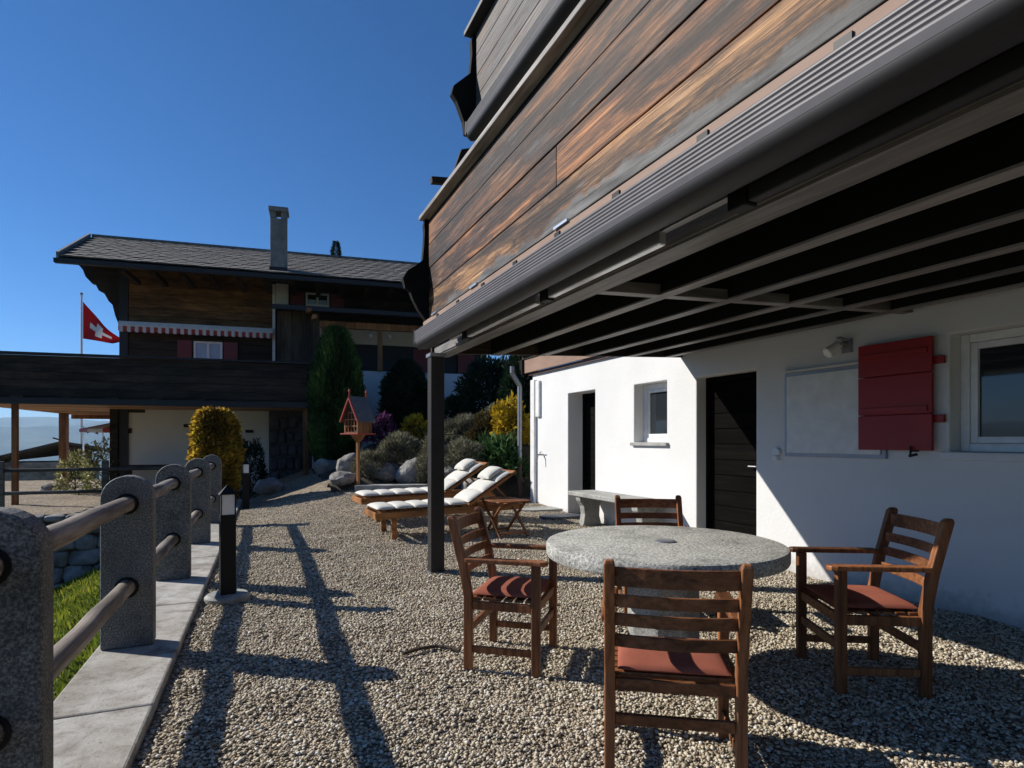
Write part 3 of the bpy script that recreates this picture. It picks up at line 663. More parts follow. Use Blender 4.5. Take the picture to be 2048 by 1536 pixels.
# doors
def door(name, hole, xface, boards):
    a, b_, c, d = hole
    fr = Q(); fr.box(xface-.03, xface+.05, a+.002, a+.06, c, d-.002).box(xface-.03, xface+.05, b_-.06, b_-.002, c, d-.002).box(xface-.03, xface+.05, a+.061, b_-.061, d-.06, d-.002)
    hd = hp(Q().box(xface+.02, xface+.045, a+.062, b_-.062, -.05, d-.062), name, 'door_wood')
    hp(fr, 'door_frame', 'door_wood', hd)
    n = boards
    for k in range(n):
        z0 = .0+(d-.07)*k/n; z1 = (d-.07)*(k+1)/n-.008
        hp(Q().box(xface, xface+.019, a+.064, b_-.064, z0, z1), 'board', 'door_wood', hd, bevel=.003)
    hp(Q().cyl((xface-.045, a+.12, 1.02), (xface, a+.12, 1.02), .011).cyl((xface-.045, a+.12, 1.02), (xface-.045, a+.23, 1.02), .009), 'handle', 'grey_metal', hd)
door('door', DOOR2, HX+.17, 11); door('door', DOOR1, HX+.31, 14)
hp(Q().box(HX-.25, HX+.16, 4.815, 5.73, -.05, .022), 'door_step', 'granite_light', bevel=.01)
# far small window
def window(hole, xface, name, sash=True):
    a, b_, c, d = hole; f_ = .065
    wi = hp(Q().box(xface, xface+.06, a+.002, a+f_, c+.002, d-.002).box(xface, xface+.06, b_-f_, b_-.002, c+.002, d-.002)
            .box(xface, xface+.06, a+f_, b_-f_, d-f_, d-.002).box(xface, xface+.06, a+f_, b_-f_, c+.002, c+f_), name, 'white_paint', bevel=.006)
    g_ = f_+.002; s_ = .05
    hp(Q().box(xface+.012, xface+.075, a+g_, a+g_+s_, c+g_, d-g_).box(xface+.012, xface+.075, b_-g_-s_, b_-g_, c+g_, d-g_)
       .box(xface+.012, xface+.075, a+g_+s_, b_-g_-s_, d-g_-s_, d-g_).box(xface+.012, xface+.075, a+g_+s_, b_-g_-s_, c+g_, c+g_+s_), 'sash', 'white_paint', wi, bevel=.006)
    hp(Q().box(xface+.04, xface+.046, a+g_+s_-.01, b_-g_-s_+.01, c+g_+s_-.01, d-g_-s_+.01), 'pane', 'glass', wi)
    return wi
w1 = window(WIN1, HX+.15, 'window'); w2 = window(WIN2, HX+.13, 'window')
hp(Q().box(HX-.045, HX+.148, 6.26, 7.06, 1.235, 1.279), 'sill', 'granite_light', w1, bevel=.006)
hp(Q().box(HX-.03, HX+.128, 1.53, 2.94, 1.155, 1.2155), 'sill', 'plaster', w2, bevel=.008)
# red shutter folded back on the wall
sh = empty('shutter', (0, 0, 0)); sh.parent = house
x0 = HX-.075
sz = [1.225, 1.52, 1.845, 2.125]
for z0, z1 in zip(sz[:-1], sz[1:]):
    hp(Q().box(x0, x0+.03, 2.97, 3.585, z0, z1-.007), 'panel', 'red', sh, bevel=.004)
hp(Q().box(x0+.031, x0+.052, 3.0, 3.55, 1.26, 2.09), 'backing', 'red', sh)
for z in (1.475, 1.93):
    hp(Q().box(x0+.032, x0+.058, 2.90, 2.999, z-.03, z+.03), 'hinge', 'red', sh, bevel=.004)
    hp(Q().box(x0-.011, x0-.001, 3.0, 3.55, z+.06, z+.105), 'batten', 'red', sh, bevel=.003)
hp(Q().cyl((x0-.02, 3.12, 1.26), (x0-.02, 3.12, 1.18), .008).bar((x0-.02, 3.13, 1.18), (x0-.02, 3.07, 1.195), .02, .02).box(x0-.02, HX, 3.113, 3.127, 1.213, 1.227), 'catch', 'black', sh)
# utility cover set on the wall
cv = hp(Q().box(HX-.030, HX-.001, 3.37, 4.41, 1.15, 1.97), 'wall_cover', 'grey_metal', bevel=.003)
hp(Q().box(HX-.042, HX-.031, 3.41, 4.375, 1.185, 1.935), 'cover_plate', 'box_white', cv, bevel=.002)
hp(Q().box(HX-.055, HX, 3.36, 4.43, 1.972, 1.99), 'cover_lip', 'plaster', cv)
# wall lamps
lp = empty('wall_spotlight', (HX, 3.74, 2.14), label='small white wall spotlight under the beams beside the red shutter', cat='lamp')
Q().box(-.02, -.001, -.05, .05, -.05, .07).build('back_plate', 'grey_metal', lp, bevel=.004)
Q().cyl((-.02, 0, .03), (-.09, 0, .03), .014).build('arm', 'grey_metal', lp)
Q().cyl((-.06, .04, .03), (-.17, .07, -.05), .036, .05, 18).build('lamp_head', 'white_paint', lp, smooth=True)
Q().cyl((-.172, .0705, -.0515), (-.176, .0715, -.0545), .044).build('lens', 'lamp_glass', lp)
Q().bar((-.07, -.04, .055), (-.16, -.03, .075), .05, .012).build('visor', 'grey_metal', lp)
sk = empty('wall_socket', (HX, 4.52, 1.19), label='small round white weatherproof socket on the shaded wall beside the dark door', cat='socket')
Q().lathe([(.045, 0), (.045, .025), (.036, .034)], 20).build('cover', 'white_paint', sk, smooth=True).rotation_euler = (0, R(-90), 0)
Q().box(-.05, -.001, -.03, .03, -.085, -.046).build('box', 'box_white', sk, bevel=.004)
# low roof edge over the plastered wing, beyond the balcony
rf = hp(Q().box(HX-.12, HX+.6, 6.3, 10.55, 2.86, 2.93), 'eave', 'far_dark')
hp(Q().box(HX-.10, HX-.06, 6.3, 10.5, 2.60, 2.855), 'fascia', 'drip', rf)
hp(Q().box(HX-.045, HX-.002, 6.3, 10.4, 2.545, 2.60), 'moulding', 'brown_pipe', rf)
hp(Q().box(HX-.14, HX+.2, 10.5, 10.62, 2.58, 2.86), 'beam_end', 'black_wood', rf)
hp(Q().box(HX-.20, HX+6.9, 5.99, 10.54, 2.94, 3.0), 'wing_roof', 'shingle')
# downpipes and meter box at the far corner
dp = hp(Q().tube([(HX-.26, 10.70, 2.75), (HX-.26, 10.70, 2.62), (HX-.10, 10.70, 2.38), (HX-.10, 10.70, .95)], .045, 12), 'downpipe', 'grey_metal')
hp(Q().cyl((HX-.10, 10.70, .95), (HX-.10, 10.70, .0), .05, n=12), 'pipe_foot', 'brown_pipe', dp)
hp(Q().box(HX-.06, HX-.002, 10.14, 10.30, .12, 2.45), 'cable_duct', 'white_paint', bevel=.004)
hp(Q().box(HX-.05, HX-.001, 9.96, 10.10, 1.75, 2.42), 'meter_box', 'white_paint', bevel=.006)
fa = hp(Q().cyl((HX-.12, 9.86, 1.05), (HX, 9.86, 1.05), .016).cyl((HX-.115, 9.86, 1.05), (HX-.13, 9.86, .93), .012).bar((HX-.07, 9.86, 1.10), (HX-.07, 9.78, 1.10), .015, .012).cyl((HX-.07, 9.86, 1.05), (HX-.07, 9.86, 1.10), .008), 'water_tap', 'grey_metal')
# balcony structure
PX0 = 1.65
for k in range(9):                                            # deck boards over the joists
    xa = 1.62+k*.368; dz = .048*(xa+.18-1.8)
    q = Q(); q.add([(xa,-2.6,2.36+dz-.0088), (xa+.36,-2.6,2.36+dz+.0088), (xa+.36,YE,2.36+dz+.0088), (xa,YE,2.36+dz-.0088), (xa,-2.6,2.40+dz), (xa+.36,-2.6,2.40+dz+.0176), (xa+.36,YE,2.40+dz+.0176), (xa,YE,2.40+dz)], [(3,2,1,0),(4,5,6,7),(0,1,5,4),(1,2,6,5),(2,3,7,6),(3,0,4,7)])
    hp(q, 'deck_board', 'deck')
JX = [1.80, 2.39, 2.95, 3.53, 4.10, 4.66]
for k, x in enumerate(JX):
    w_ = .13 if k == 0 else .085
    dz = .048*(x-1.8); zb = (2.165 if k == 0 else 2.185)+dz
    jo = hp(Q().box(x-w_/2, x+w_/2, -2.6, YE-.02, zb+.0125, 2.35+dz), 'joist', 'joist_shade')
    hp(Q().box(x-w_/2-.003, x+w_/2+.003, -2.6, YE-.02, zb, zb+.012), 'lath', 'joist', jo)  # added strip, pale so the joist bottom looks lit from below
    if k == 0: hp(Q().box(x-w_/2-.014, x-w_/2-.002, -2.6, YE-.02, zb+.013, zb+.085), 'bounce_lit_face', 'joist', jo)  # added board, same painted bounce light on the outer beam's side
cb0, cb1 = on_x(1195, 592, 1.88), on_x(1805, 628, 4.88)
zc = 2.15
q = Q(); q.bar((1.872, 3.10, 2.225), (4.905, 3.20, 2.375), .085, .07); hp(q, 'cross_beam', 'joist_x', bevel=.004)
q = Q(); q.prism([(1.70, 2.20), (4.905, 2.34), (4.905, 2.54), (1.70, 2.40)], 'y', YE+.002, YE+.05); hp(q, 'end_board', 'far_dark')
hp(Q().box(1.612, 1.748, 5.70, 5.83, -.06, 2.163), 'balcony_post', 'post_metal', bevel=.005)
hp(Q().box(1.60, 1.76, 5.685, 5.845, 2.13, 2.164), 'post_head', 'grey_metal')
hp(Q().box(1.60, 1.76, 5.685, 5.845, -.005, .012), 'post_shoe', 'grey_metal')
# lower parapet: four board rows with butt joints
rows = [(2.555, 2.80), (2.806, 3.045), (3.051, 3.285), (3.291, 3.52)]
cuts = [[-2.6, .55, 5.93], [-2.6, 3.15, 5.93], [-2.6, 5.93], [-2.6, 1.6, 5.93]]
par = empty('parapet', (0, 0, 0)); par.parent = house
for (z0, z1), cs in zip(rows, cuts):
    for a, b_ in zip(cs[:-1], cs[1:]):
        dx = random.uniform(-.004, .004)
        hp(Q().box(PX0+dx, PX0+.04+dx, a+.003, b_-.003, z0, z1), 'plank', 'parapet_low' if z0 < 2.6 else 'parapet', par, bevel=.005)
hp(Q().box(PX0+.045, PX0+.085, -2.6, 5.92, 2.56, 3.50), 'backing', 'black_wood', par)
hp(Q().box(1.57, 1.80, -2.6, 6.02, 3.555, 3.595), 'cap_rail', 'cap_grey', par, bevel=.006)
hp(Q().box(1.66, 1.76, -2.6, 5.98, 3.522, 3.553), 'rail_bearer', 'black_wood', par)
hp(Q().box(1.60, 1.645, -2.6, 5.95, 2.41, 2.506), 'edge_strip', 'drip', par)
for k in range(9):
    q = Q().box(1.592, 1.599, .6+k*.6, .66+k*.6, 2.462, 2.488)
    hp(q, 'strip_clip', 'black', par)
for y in (2.9, 4.35, 5.45):
    q = Q().box(1.585, 1.6435, y, y+.16, 2.508, 2.522)
    hp(q, 'strip_bracket', 'alu', par)
def carved(x_in, z0, z1, reach, y0, y1, name):               # carved end board seen against the light
    h = z1-z0
    prof = [(0, 1), (-.20, 1), (-.26, .93), (-.24, .86), (-.26, .72), (-.30, .58), (-.50, .52), (-.72, .47), (-.86, .39), (-.80, .30), (-.66, .27), (-.58, .2), (-.42, .10), (-.24, .02), (-.12, -.03), (0, -.04)]
    return hp(Q().prism([(x_in+a*reach, z0+b_*h) for a, b_ in prof], 'y', y0, y1), name, 'black_wood', par)
carved(1.70, 2.52, 3.58, .36, 5.94, 6.01, 'carved_end')
# upper parapet, set back
UX = 2.15
rows = [(4.66, 4.88), (4.886, 5.10), (5.106, 5.32), (5.326, 5.54)]
up = empty('upper_parapet', (0, 0, 0)); up.parent = house
for (z0, z1), cs in zip(rows, cuts):
    for a, b_ in zip(cs[:-1], cs[1:]):
        hp(Q().box(UX, UX+.04, a+.003, min(b_, 5.9)-.003, z0, z1), 'plank', 'parapet_grey', up, bevel=.005)
hp(Q().box(UX-.10, UX+.16, -2.6, 6.0, 5.56, 5.61), 'cap_rail', 'far_black', up, bevel=.006)
hp(Q().box(UX+.045, UX+.10, -2.6, 5.9, 4.5, 5.55), 'backing', 'black_wood', up)
hp(Q().box(UX+.11, HX+.3, -2.6, 5.95, 4.52, 4.70), 'upper_floor', 'black_wood')
h2 = 1.0
prof = [(0, 1), (-.20, 1), (-.26, .93), (-.24, .80), (-.30, .60), (-.55, .52), (-.80, .44), (-.86, .36), (-.72, .30), (-.62, .22), (-.5, .12), (-.45, 0.0), (0, -.02)]
hp(Q().prism([(UX+.05+a*.36, 4.50+b_*1.06) for a, b_ in prof], 'y', 5.91, 5.98), 'carved_end', 'black_wood', up)
hp(Q().prism([(1.80, 3.66), (2.06, 4.42), (2.30, 4.50), (2.30, 3.66)], 'y', 6.1, 6.16), 'gusset', 'far_dark')
hp(Q().bar((1.72, 6.08, 4.02), (2.5, 6.08, 4.10), .07, .06), 'beam_stub', 'far_dark')
hp(Q().box(1.74, 1.84, 6.03, 6.10, 3.55, 3.65), 'rail_knob', 'far_dark')
hp(Q().box(HX+.001, HX+.3, -2.6, YE+.2, 2.63, 7.2), 'upper_wall', 'far_dark')
# awnings under each balcony edge
def awning(x0, z0, ye, label):
    t = empty('awning', (x0, 2.0, z0), label=label, cat='awning', group='retracted awnings under the balconies')
    o = (x0, 2.0, z0)
    prof = [(.02, 0.155)]
    ribs = 6; zs_ = np.linspace(.148, .052, ribs*3+1)
    for k in range(ribs*3): prof.append((.0 if k % 3 else .0045, float(zs_[k])))
    prof += [(.008, .035), (.2, .05), (.22, .155)]
    Q().prism(prof, 'y', -4.6, ye-2.0).build('cassette', 'cassette', t)
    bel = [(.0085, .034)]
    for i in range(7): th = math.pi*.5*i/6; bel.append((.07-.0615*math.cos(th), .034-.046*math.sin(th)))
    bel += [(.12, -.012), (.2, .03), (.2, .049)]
    Q().prism(bel, 'y', -4.6, ye-2.002).build('underside', 'belly_shade', t, smooth=True)  # separate piece that carries the painted shade
    Q().box(.10, .26, -4.55, ye-2.05, .156, .175).build('top_plate', 'black', t)
    Q().prism([(-.004, .16), (-.004, .03), (.05, -.02), (.23, .025), (.23, .16)], 'y', ye-1.999, ye-1.985).build('end_cap', 'cassette', t)
    for ya, yb, mm in ((-4.5, -.4, 'far_black'), (.1, 1.15, 'alu'), (1.32, 2.6, 'alu')):
        Q().box(.235, .275, ya, min(yb, ye-2.1), -.01, .05).build('folding_arm', mm, t, bevel=.006)
        Q().box(.225, .285, min(yb, ye-2.1)+.002, min(yb, ye-2.1)+.09, -.02, .055).build('arm_joint', 'black', t, bevel=.006)
    Q().box(.262, .30, -4.5, ye-2.2, .056, .115).build('mounting_bar', 'grey_metal', t)
    return t
awning(1.36, 2.15, 5.35, 'long ribbed grey awning cassette under the lower wooden parapet')
awning(1.92, 4.26, 5.55, 'ribbed grey awning cassette under the silvered upper parapet')

# ------------------------------------------------------------------ furniture under the balcony
def chair_master():
    t = empty('garden_chair', (0, 0, 0))
    q = Q()
    def rear(sx):
        q = Q(); a = .021; y = -.20
        sec = [(0, y), (.43, y-.0), (.62, y-.035), (.885, y-.105)]
        for (za, ya), (zb, yb) in zip(sec[:-1], sec[1:]):
            q.add([(sx-a, ya-.026, za), (sx+a, ya-.026, za), (sx+a, ya+.026, za), (sx-a, ya+.026, za), (sx-a, yb-.026, zb), (sx+a, yb-.026, zb), (sx+a, yb+.026, zb), (sx-a, yb+.026, zb)],
                  [(0,1,5,4), (1,2,6,5), (2,3,7,6), (3,0,4,7)])
        z, yb = sec[-1]; prev = None
        tips = [(sx+a*c_, yb+.026*d_, z) for c_, d_ in ((-1,-1),(1,-1),(1,1),(-1,1))]
        top = [(sx+a*c_*.75, yb-.006+.015*d_, z+.018) for c_, d_ in ((-1,-1),(1,-1),(1,1),(-1,1))]
        q.add(tips+top, [(0,1,5,4), (1,2,6,5), (2,3,7,6), (3,0,4,7), (4,5,6,7)])
        q.add([(sx-a, y-.026, 0), (sx+a, y-.026, 0), (sx+a, y+.026, 0), (sx-a, y+.026, 0)], [(3,2,1,0)])
        me = q.mesh('leg', M['teak']); bm = bmesh.new(); bm.from_mesh(me); bmesh.ops.remove_doubles(bm, verts=bm.verts, dist=1e-5); bmesh.ops.recalc_face_normals(bm, faces=bm.faces); bm.to_mesh(me); bm.free()
        o = link('leg', me, t); b = o.modifiers.new('bevel', 'BEVEL'); b.width = .005; b.segments = 2; b.limit_method = 'ANGLE'
    for sx in (-.255, .255): rear(sx)
    for sx in (-.255, .255): Q().box(sx-.0225, sx+.0225, .185, .235, 0, .632).build('leg', 'teak', t, bevel=.005)
    for sx in (-1, 1):
        pts = [(-.032, -.215), (.032, -.215), (.032, .20), (.036, .24), (.028, .268), (.012, .28), (-.012, .28), (-.028, .268), (-.036, .24), (-.032, .20)]
        Q().prism([(sx*.258+p[0], p[1]) for p in pts], 'z', .633, .66).build('armrest', 'teak', t, bevel=.007)
        Q().box(sx*.255-.013, sx*.255+.013, -.173, .184, .355, .405).build('side_rail', 'teak', t, bevel=.004)
        Q().box(sx*.255-.012, sx*.255+.012, -.173, .184, .10, .14).build('stretcher', 'teak', t, bevel=.004)
    for y in (-.20, .21):
        Q().box(-.233, .233, y-.013, y+.013, .355, .405).build('seat_rail', 'teak_h', t, bevel=.004)
        Q().box(-.233, .233, y-.012, y+.012, .215, .26).build('stretcher', 'teak_h', t, bevel=.004)
    for k in range(6):
        y = -.155+k*.064; Q().box(-.241, .241, y-.024, y+.024, .4055, .420).build('seat_slat', 'teak_h', t, bevel=.003)
    for zc_, hh in ((.835, .075), (.735, .05), (.655, .05), (.565, .05)):       # curved back slats
        yb = -.20-.035*min(1, max(0, (zc_-.43)/.19))-.07*max(0, (zc_-.62)/.265)
        q = Q(); n_ = 8; pts = []
        for i in range(n_+1):
            x = -.236+.472*i/n_; y = yb-.028*(1-(x/.236)**2); pts.append((x, y))
        poly = [(x, y-.008) for x, y in pts]+[(x, y+.008) for x, y in pts[::-1]]
        q.prism(poly, 'z', zc_-hh/2, zc_+hh/2).build('back_slat', 'teak_h', t, bevel=.003)
    cushion_mesh = soft_pad(.445, .40, .042, 14)
    o = link('cushion', cushion_mesh, t); o.location = (0, .008, .4215)
    return t
def soft_pad(lx, ly, h, n, mat='cushion', e=6):
    V = []; F = []
    for j in range(n+1):
        for i in range(n+1):
            s, q_ = -1+2*i/n, -1+2*j/n; s = math.sin(s*math.pi/2); q_ = math.sin(q_*math.pi/2)
            zt = h*(max(0, 1-abs(s)**e)*max(0, 1-abs(q_)**e))**.45
            V.append((s*lx/2, q_*ly/2, h*.35+zt*.65+.002*mnoise.noise(Vector((s*3, q_*3, lx*9)))))
    k = len(V)
    for j in range(n+1):
        for i in range(n+1):
            x, y, z = V[j*(n+1)+i]; s, q_ = x*2/lx, y*2/ly
            V.append((x, y, h*.35-.35*h*(max(0, 1-abs(s)**e)*max(0, 1-abs(q_)**e))**.45))
    for j in range(n):
        for i in range(n):
            a = j*(n+1)+i; F.append((a, a+1, a+n+2, a+n+1)); F.append((k+a, k+a+n+1, k+a+n+2, k+a+1))
    me = bpy.data.meshes.new('pad'); me.from_pydata(V, [], F)
    bm = bmesh.new(); bm.from_mesh(me); bmesh.ops.remove_doubles(bm, verts=bm.verts, dist=1e-5); bmesh.ops.recalc_face_normals(bm, faces=bm.faces); bm.to_mesh(me); bm.free()
    me.polygons.foreach_set('use_smooth', [True]*len(me.polygons)); me.materials.append(M[mat]); me.update(); return me
c0 = chair_master()
spots = [((1.43, 3.29), (.78, -.62), 'teak armchair between the balcony post and the round stone table', 0.0),
         ((1.586, 2.014), (.5515, .834), 'teak armchair turned away, its slatted back in front of the round table', 0.0),
         ((2.80, 3.73), (-.43, -.90), 'teak armchair on the far side of the round table, before the stone bench', 0.0),
         ((3.07, 2.27), (-.88, .475), 'teak armchair beneath the red shutter, close to the white wall', 0.0)]
for k, ((x, y), (fx, fy), lab, _) in enumerate(spots):
    o = c0 if k == 0 else grow(c0, None)
    o.location = (x, y, yard_z(x, y)+.004); o.rotation_euler = (0, 0, math.atan2(-fx, fy)); o.scale = (.955,)*3 if k != 3 else (1.0,)*3
    tag(o, lab, 'chair', 'teak armchairs around the stone table')
tb = empty('stone_table', (2.112, 2.745, 0), label='round speckled granite table with a thick top', cat='table')
prof = [(.625, .655), (.645, .662), (.652, .675), (.652, .722), (.645, .735), (.628, .740)]
Q().lathe(prof, 72).build('table_top', 'granite_table', tb, smooth=True)
Q().lathe([(.058, .7405), (.058, .746), (.05, .749)], 24, (.0, -.02)).build('hole_cover', 'grey_metal', tb, smooth=True)
Q().lathe([(.30, -.02), (.30, .06), (.23, .10), (.20, .20), (.20, .54), (.26, .62), (.30, .654)], 8).build('pedestal', 'granite_light', tb, bevel=.012)
# stone bench along the wall
bn = empty('stone_bench', (4.66, 7.1, .03), label='grey stone bench with curved legs against the sunlit white wall', cat='bench')
Q().box(-.225, .235, -.98, .98, .445, .51).build('seat', 'granite_light', bn, bevel=.012)
lp_ = [(-.17, -.06), (.20, -.06), (.17, .05), (.14, .15), (.15, .30), (.20, .40), (.20, .444), (-.20, .444), (-.19, .38), (-.13, .30), (-.11, .18), (-.13, .06)]
for y in (-.72, .72): Q().prism(lp_, 'y', y-.07, y+.07).build('leg', 'granite_light', bn, bevel=.012)
# loungers
def lounger_master():
    t = empty('sun_lounger', (0, 0, 0))
    for sy in (-.30, .30): Q().box(0, 1.98, sy-.017, sy+.017, .25, .33).build('side_rail', 'teak_light', t, bevel=.005)
    Q().box(-.03, -.001, -.318, .318, .25, .33).build('end_rail', 'teak_light', t, bevel=.005)
    Q().box(1.981, 2.01, -.318, .318, .25, .33).build('end_rail', 'teak_light', t, bevel=.005)
    for x in (.22, 1.62):
        for sy in (-.27, .27): Q().box(x-.035, x+.035, sy-.013*(1 if sy > 0 else 1), sy+.013, -.02, .31).build('leg', 'teak_light', t, bevel=.004)
    for k in range(14):
        x = .04+k*.085; Q().box(x, x+.06, -.28, .28, .331, .343).build('slat', 'teak_light', t)
    a = R(31); ca, sa = math.cos(a), math.sin(a); hx, hz = 1.22, .335
    def B(l, y, h): return (hx+l*ca-h*sa, y, hz+l*sa+h*ca)
    for sy in (-.265, .265):
        q = Q(); q.bar(B(0, sy, 0), B(.83, sy, 0), .05, .035); q.build('back_rail', 'teak_light', t, bevel=.005)
    for k in range(9):
        l = .03+k*.09; q = Q(); q.bar(B(l+.03, -.238, .006), B(l+.03, .238, .006), .06, .012, (-sa, 0, ca)); q.build('slat', 'teak_light', t)
    q = Q(); q.bar(B(.82, -.29, 0), B(.82, .29, 0), .045, .04, (-sa, 0, ca)); q.build('back_top', 'teak_light', t, bevel=.005)
    for sy in (-.2, .2):
        q = Q(); q.bar(B(.5, sy, -.02), (1.93, sy, .30), .03, .025); q.build('prop', 'teak_light', t)
    pad = soft_pad(.245, .58, .075, 10, 'white_cloth', 3)
    for k in range(5): o = link('mattress_section', pad, t); o.location = (.125+k*.238, 0, .345)
    for k in range(3):
        o = link('mattress_section', pad, t); p = B(.15+k*.245, 0, .018); o.location = p; o.rotation_euler = (0, -a, 0)
    pil = soft_pad(.26, .40, .10, 12, 'white_cloth', 3); o = link('pillow', pil, t); o.location = B(.60, 0, .085); o.rotation_euler = (0, -a, 0)
    return t
lg = lounger_master()
ld = Vector((0.895*CS+.44*SN, -.895*SN+.44*CS)).normalized(); la = math.atan2(ld.y, ld.x)
for k, (u, v, d, lab) in enumerate([(744, 1040, 7.72, 'teak sun lounger with white mattress beside the small folding table'), (718, 1014, 8.75, 'teak sun lounger with white mattress on the rockery side of the pair')]):
    o = lg if k == 0 else grow(lg, None); p = at(u, v, d)
    zz = yard_z(p.x+.9, p.y+.3); o.location = (p.x, p.y, zz-.0); o.rotation_euler = (0, R(-.9), la)
    tag(o, lab, 'sun lounger', 'white sun loungers on the gravel')
# folding side table
fp = at(1010, 1060, 8.05); ft = empty('folding_table', (fp.x, fp.y, yard_z(fp.x, fp.y)+.004), la+R(4), 'small teak folding table with crossed legs beside the lounger', 'side table')
for k in range(7):
    y = -.24+k*.08; Q().box(-.25, .25, y-.034, y+.034, .452, .470).build('slat', 'teak', ft, bevel=.004)
for sx in (-.19, .19): Q().box(sx-.02, sx+.02, -.26, .26, .425, .4515).build('bearer', 'teak_h', ft, bevel=.003)
for sx, s in ((-.205, 1), (.205, 1), (-.165, -1), (.165, -1)):
    q = Q(); q.bar((sx, -.25*s, 0), (sx, .22*s, .43), .024, .035, (1, 0, 0)); q.build('leg', 'teak', ft, bevel=.003)
for s, x_ in ((1, .193), (-1, .153)): Q().box(-x_, x_, -.205*s-.012, -.205*s+.012, .035, .06).build('stretcher', 'teak_h', ft, bevel=.003)
# flat stepping stones by the wing
for k, (u, v, d, sx, sy) in enumerate([(1118, 1026, 9.6, .42, .26), (1085, 1010, 10.4, .5, .25)]):
    p = at(u, v, d); q = Q(); n_ = 9
    q.prism([(math.cos(2*math.pi*i/n_)*sx*random.uniform(.8, 1.1), math.sin(2*math.pi*i/n_)*sy*random.uniform(.8, 1.1)) for i in range(n_)], 'z', -.04, .03)
    o = q.build('stepping_stone', 'slate' if k == 0 else 'granite_light', bevel=.01); o.location = (p.x, p.y, yard_z(p.x, p.y))
    tag(o, ['dark flat stepping stone in the gravel before the niche door', 'pale flat stone slab at the foot of the downpipe'][k], 'stone')
# dry stick on the gravel
q = Q(); pts = []
for i in range(9):
    t = i/8; u, v = 805+115*t, 1308-18*math.sin(t*2.4)+4*t; r = ray(u, v); tt = (0.02-HEYE)/r.z; p = r*tt+Vector((0, 0, HEYE)); pts.append(p)
c = pts[4]; q.tube([tuple(p-c) for p in pts], .011, 8); o = q.build('stick', 'bark', smooth=True); o.location = c
tag(o, 'curved dry brown stick lying on the gravel beside a chair', 'stick')

# ------------------------------------------------------------------ the neighbouring chalet
NO, NA = Vector((-3.16, 18.87, -.08)), R(-6.3)
NS = 1.06                                                   # its storeys are a touch taller than first measured
nb = empty('chalet', NO, NA, 'dark wooden chalet with tiled roof, tall chimney and long balcony', 'house'); nb.scale = (NS, NS, NS)
def npart(q, name, mat, parent=nb, **k): return q.build(name, mat, parent, **k)
npart(Q().box(0, 3.46, 0, 7, -.3, 2.35), 'white_wall', 'plaster_old')
stn = npart(Q().box(3.47, 4.5, -.45, 6, -.3, 2.2), 'stone_wall', 'mortar')
for k in range(30):                                            # face stones of the dark base wall
    r_, c_ = divmod(k, 5); o = link('stone', rock_mesh(20+k % 4, 'darkstone'), stn); o.location = (3.6+c_*.205+(r_ % 2)*.06, -.46, -.02+r_*.36)
    o.scale = (random.uniform(.09, .115), .09, random.uniform(.13, .175)); o.rotation_euler = (0, random.uniform(-.12, .12), random.uniform(-.15, .15))
for (x0, x1, z0, z1) in ((.05, .5, 2.02, 2.12), (1.38, 1.62, 1.66, 1.74), (2.85, 3.05, 1.52, 1.60), (.06, .2, 1.50, 1.62)):
    npart(Q().box(x0, x1, -.03, -.001, z0, z1), 'wall_plaque', 'far_dark')
wt = empty('garden_table', NO+Matrix.Rotation(NA, 3, 'Z') @ Vector((.72, -.53, -.03)), NA, 'dark wooden table against the pale wall beneath the chalet balcony', 'table')
Q().box(-.55, .55, -.26, .26, .72, .78).build('table_top', 'far_dark', wt)
for sx in (-.46, .46):
    for sy in (-.2, .2): Q().box(sx-.04, sx+.04, sy-.04, sy+.04, -.03, .719).build('leg', 'far_dark', wt)
# timber walls: horizontal boards, window openings kept free
def boards(x0, x1, y, z0, z1, step, mat, holes=(), parent=nb):
    n = max(1, round((z1-z0)/step)); st = (z1-z0)/n
    for k in range(n):
        a, b_ = z0+k*st, z0+(k+1)*st; segs = [(x0, x1)]
        for (ha, hb, hc, hd) in holes:
            if a < hd-.02 and b_ > hc+.02:
                ns = []
                for s0, s1 in segs:
                    if hb <= s0 or ha >= s1: ns.append((s0, s1)); continue
                    if ha > s0: ns.append((s0, ha))
                    if hb < s1: ns.append((hb, s1))
                segs = ns
        for s0, s1 in segs: npart(Q().box(s0, s1, y-.035+random.uniform(-.006, .006), y+.03, a+.006, b_-.004), 'board', mat, parent)
npart(Q().box(0.02, 9.5, .04, 7, 2.36, 5.62), 'timber_core', 'far_black')
HOLA = (1.62, 2.30, 3.0, 3.9); HOLB = (4.37, 4.98, 5.0, 5.36)
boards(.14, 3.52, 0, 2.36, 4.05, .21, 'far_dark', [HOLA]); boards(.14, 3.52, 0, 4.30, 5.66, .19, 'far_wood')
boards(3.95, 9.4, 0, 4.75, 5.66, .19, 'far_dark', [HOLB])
npart(Q().box(-.06, .13, -.06, .2, .0, 5.6), 'corner_post', 'far_black')
npart(Q().box(3.53, 3.60, -.14, -.04, 3.1, 5.50), 'downpipe', 'white_paint')
npart(Q().box(3.615, 3.93, -.16, .0, 4.90, 5.52), 'chimney_breast', 'plaster')
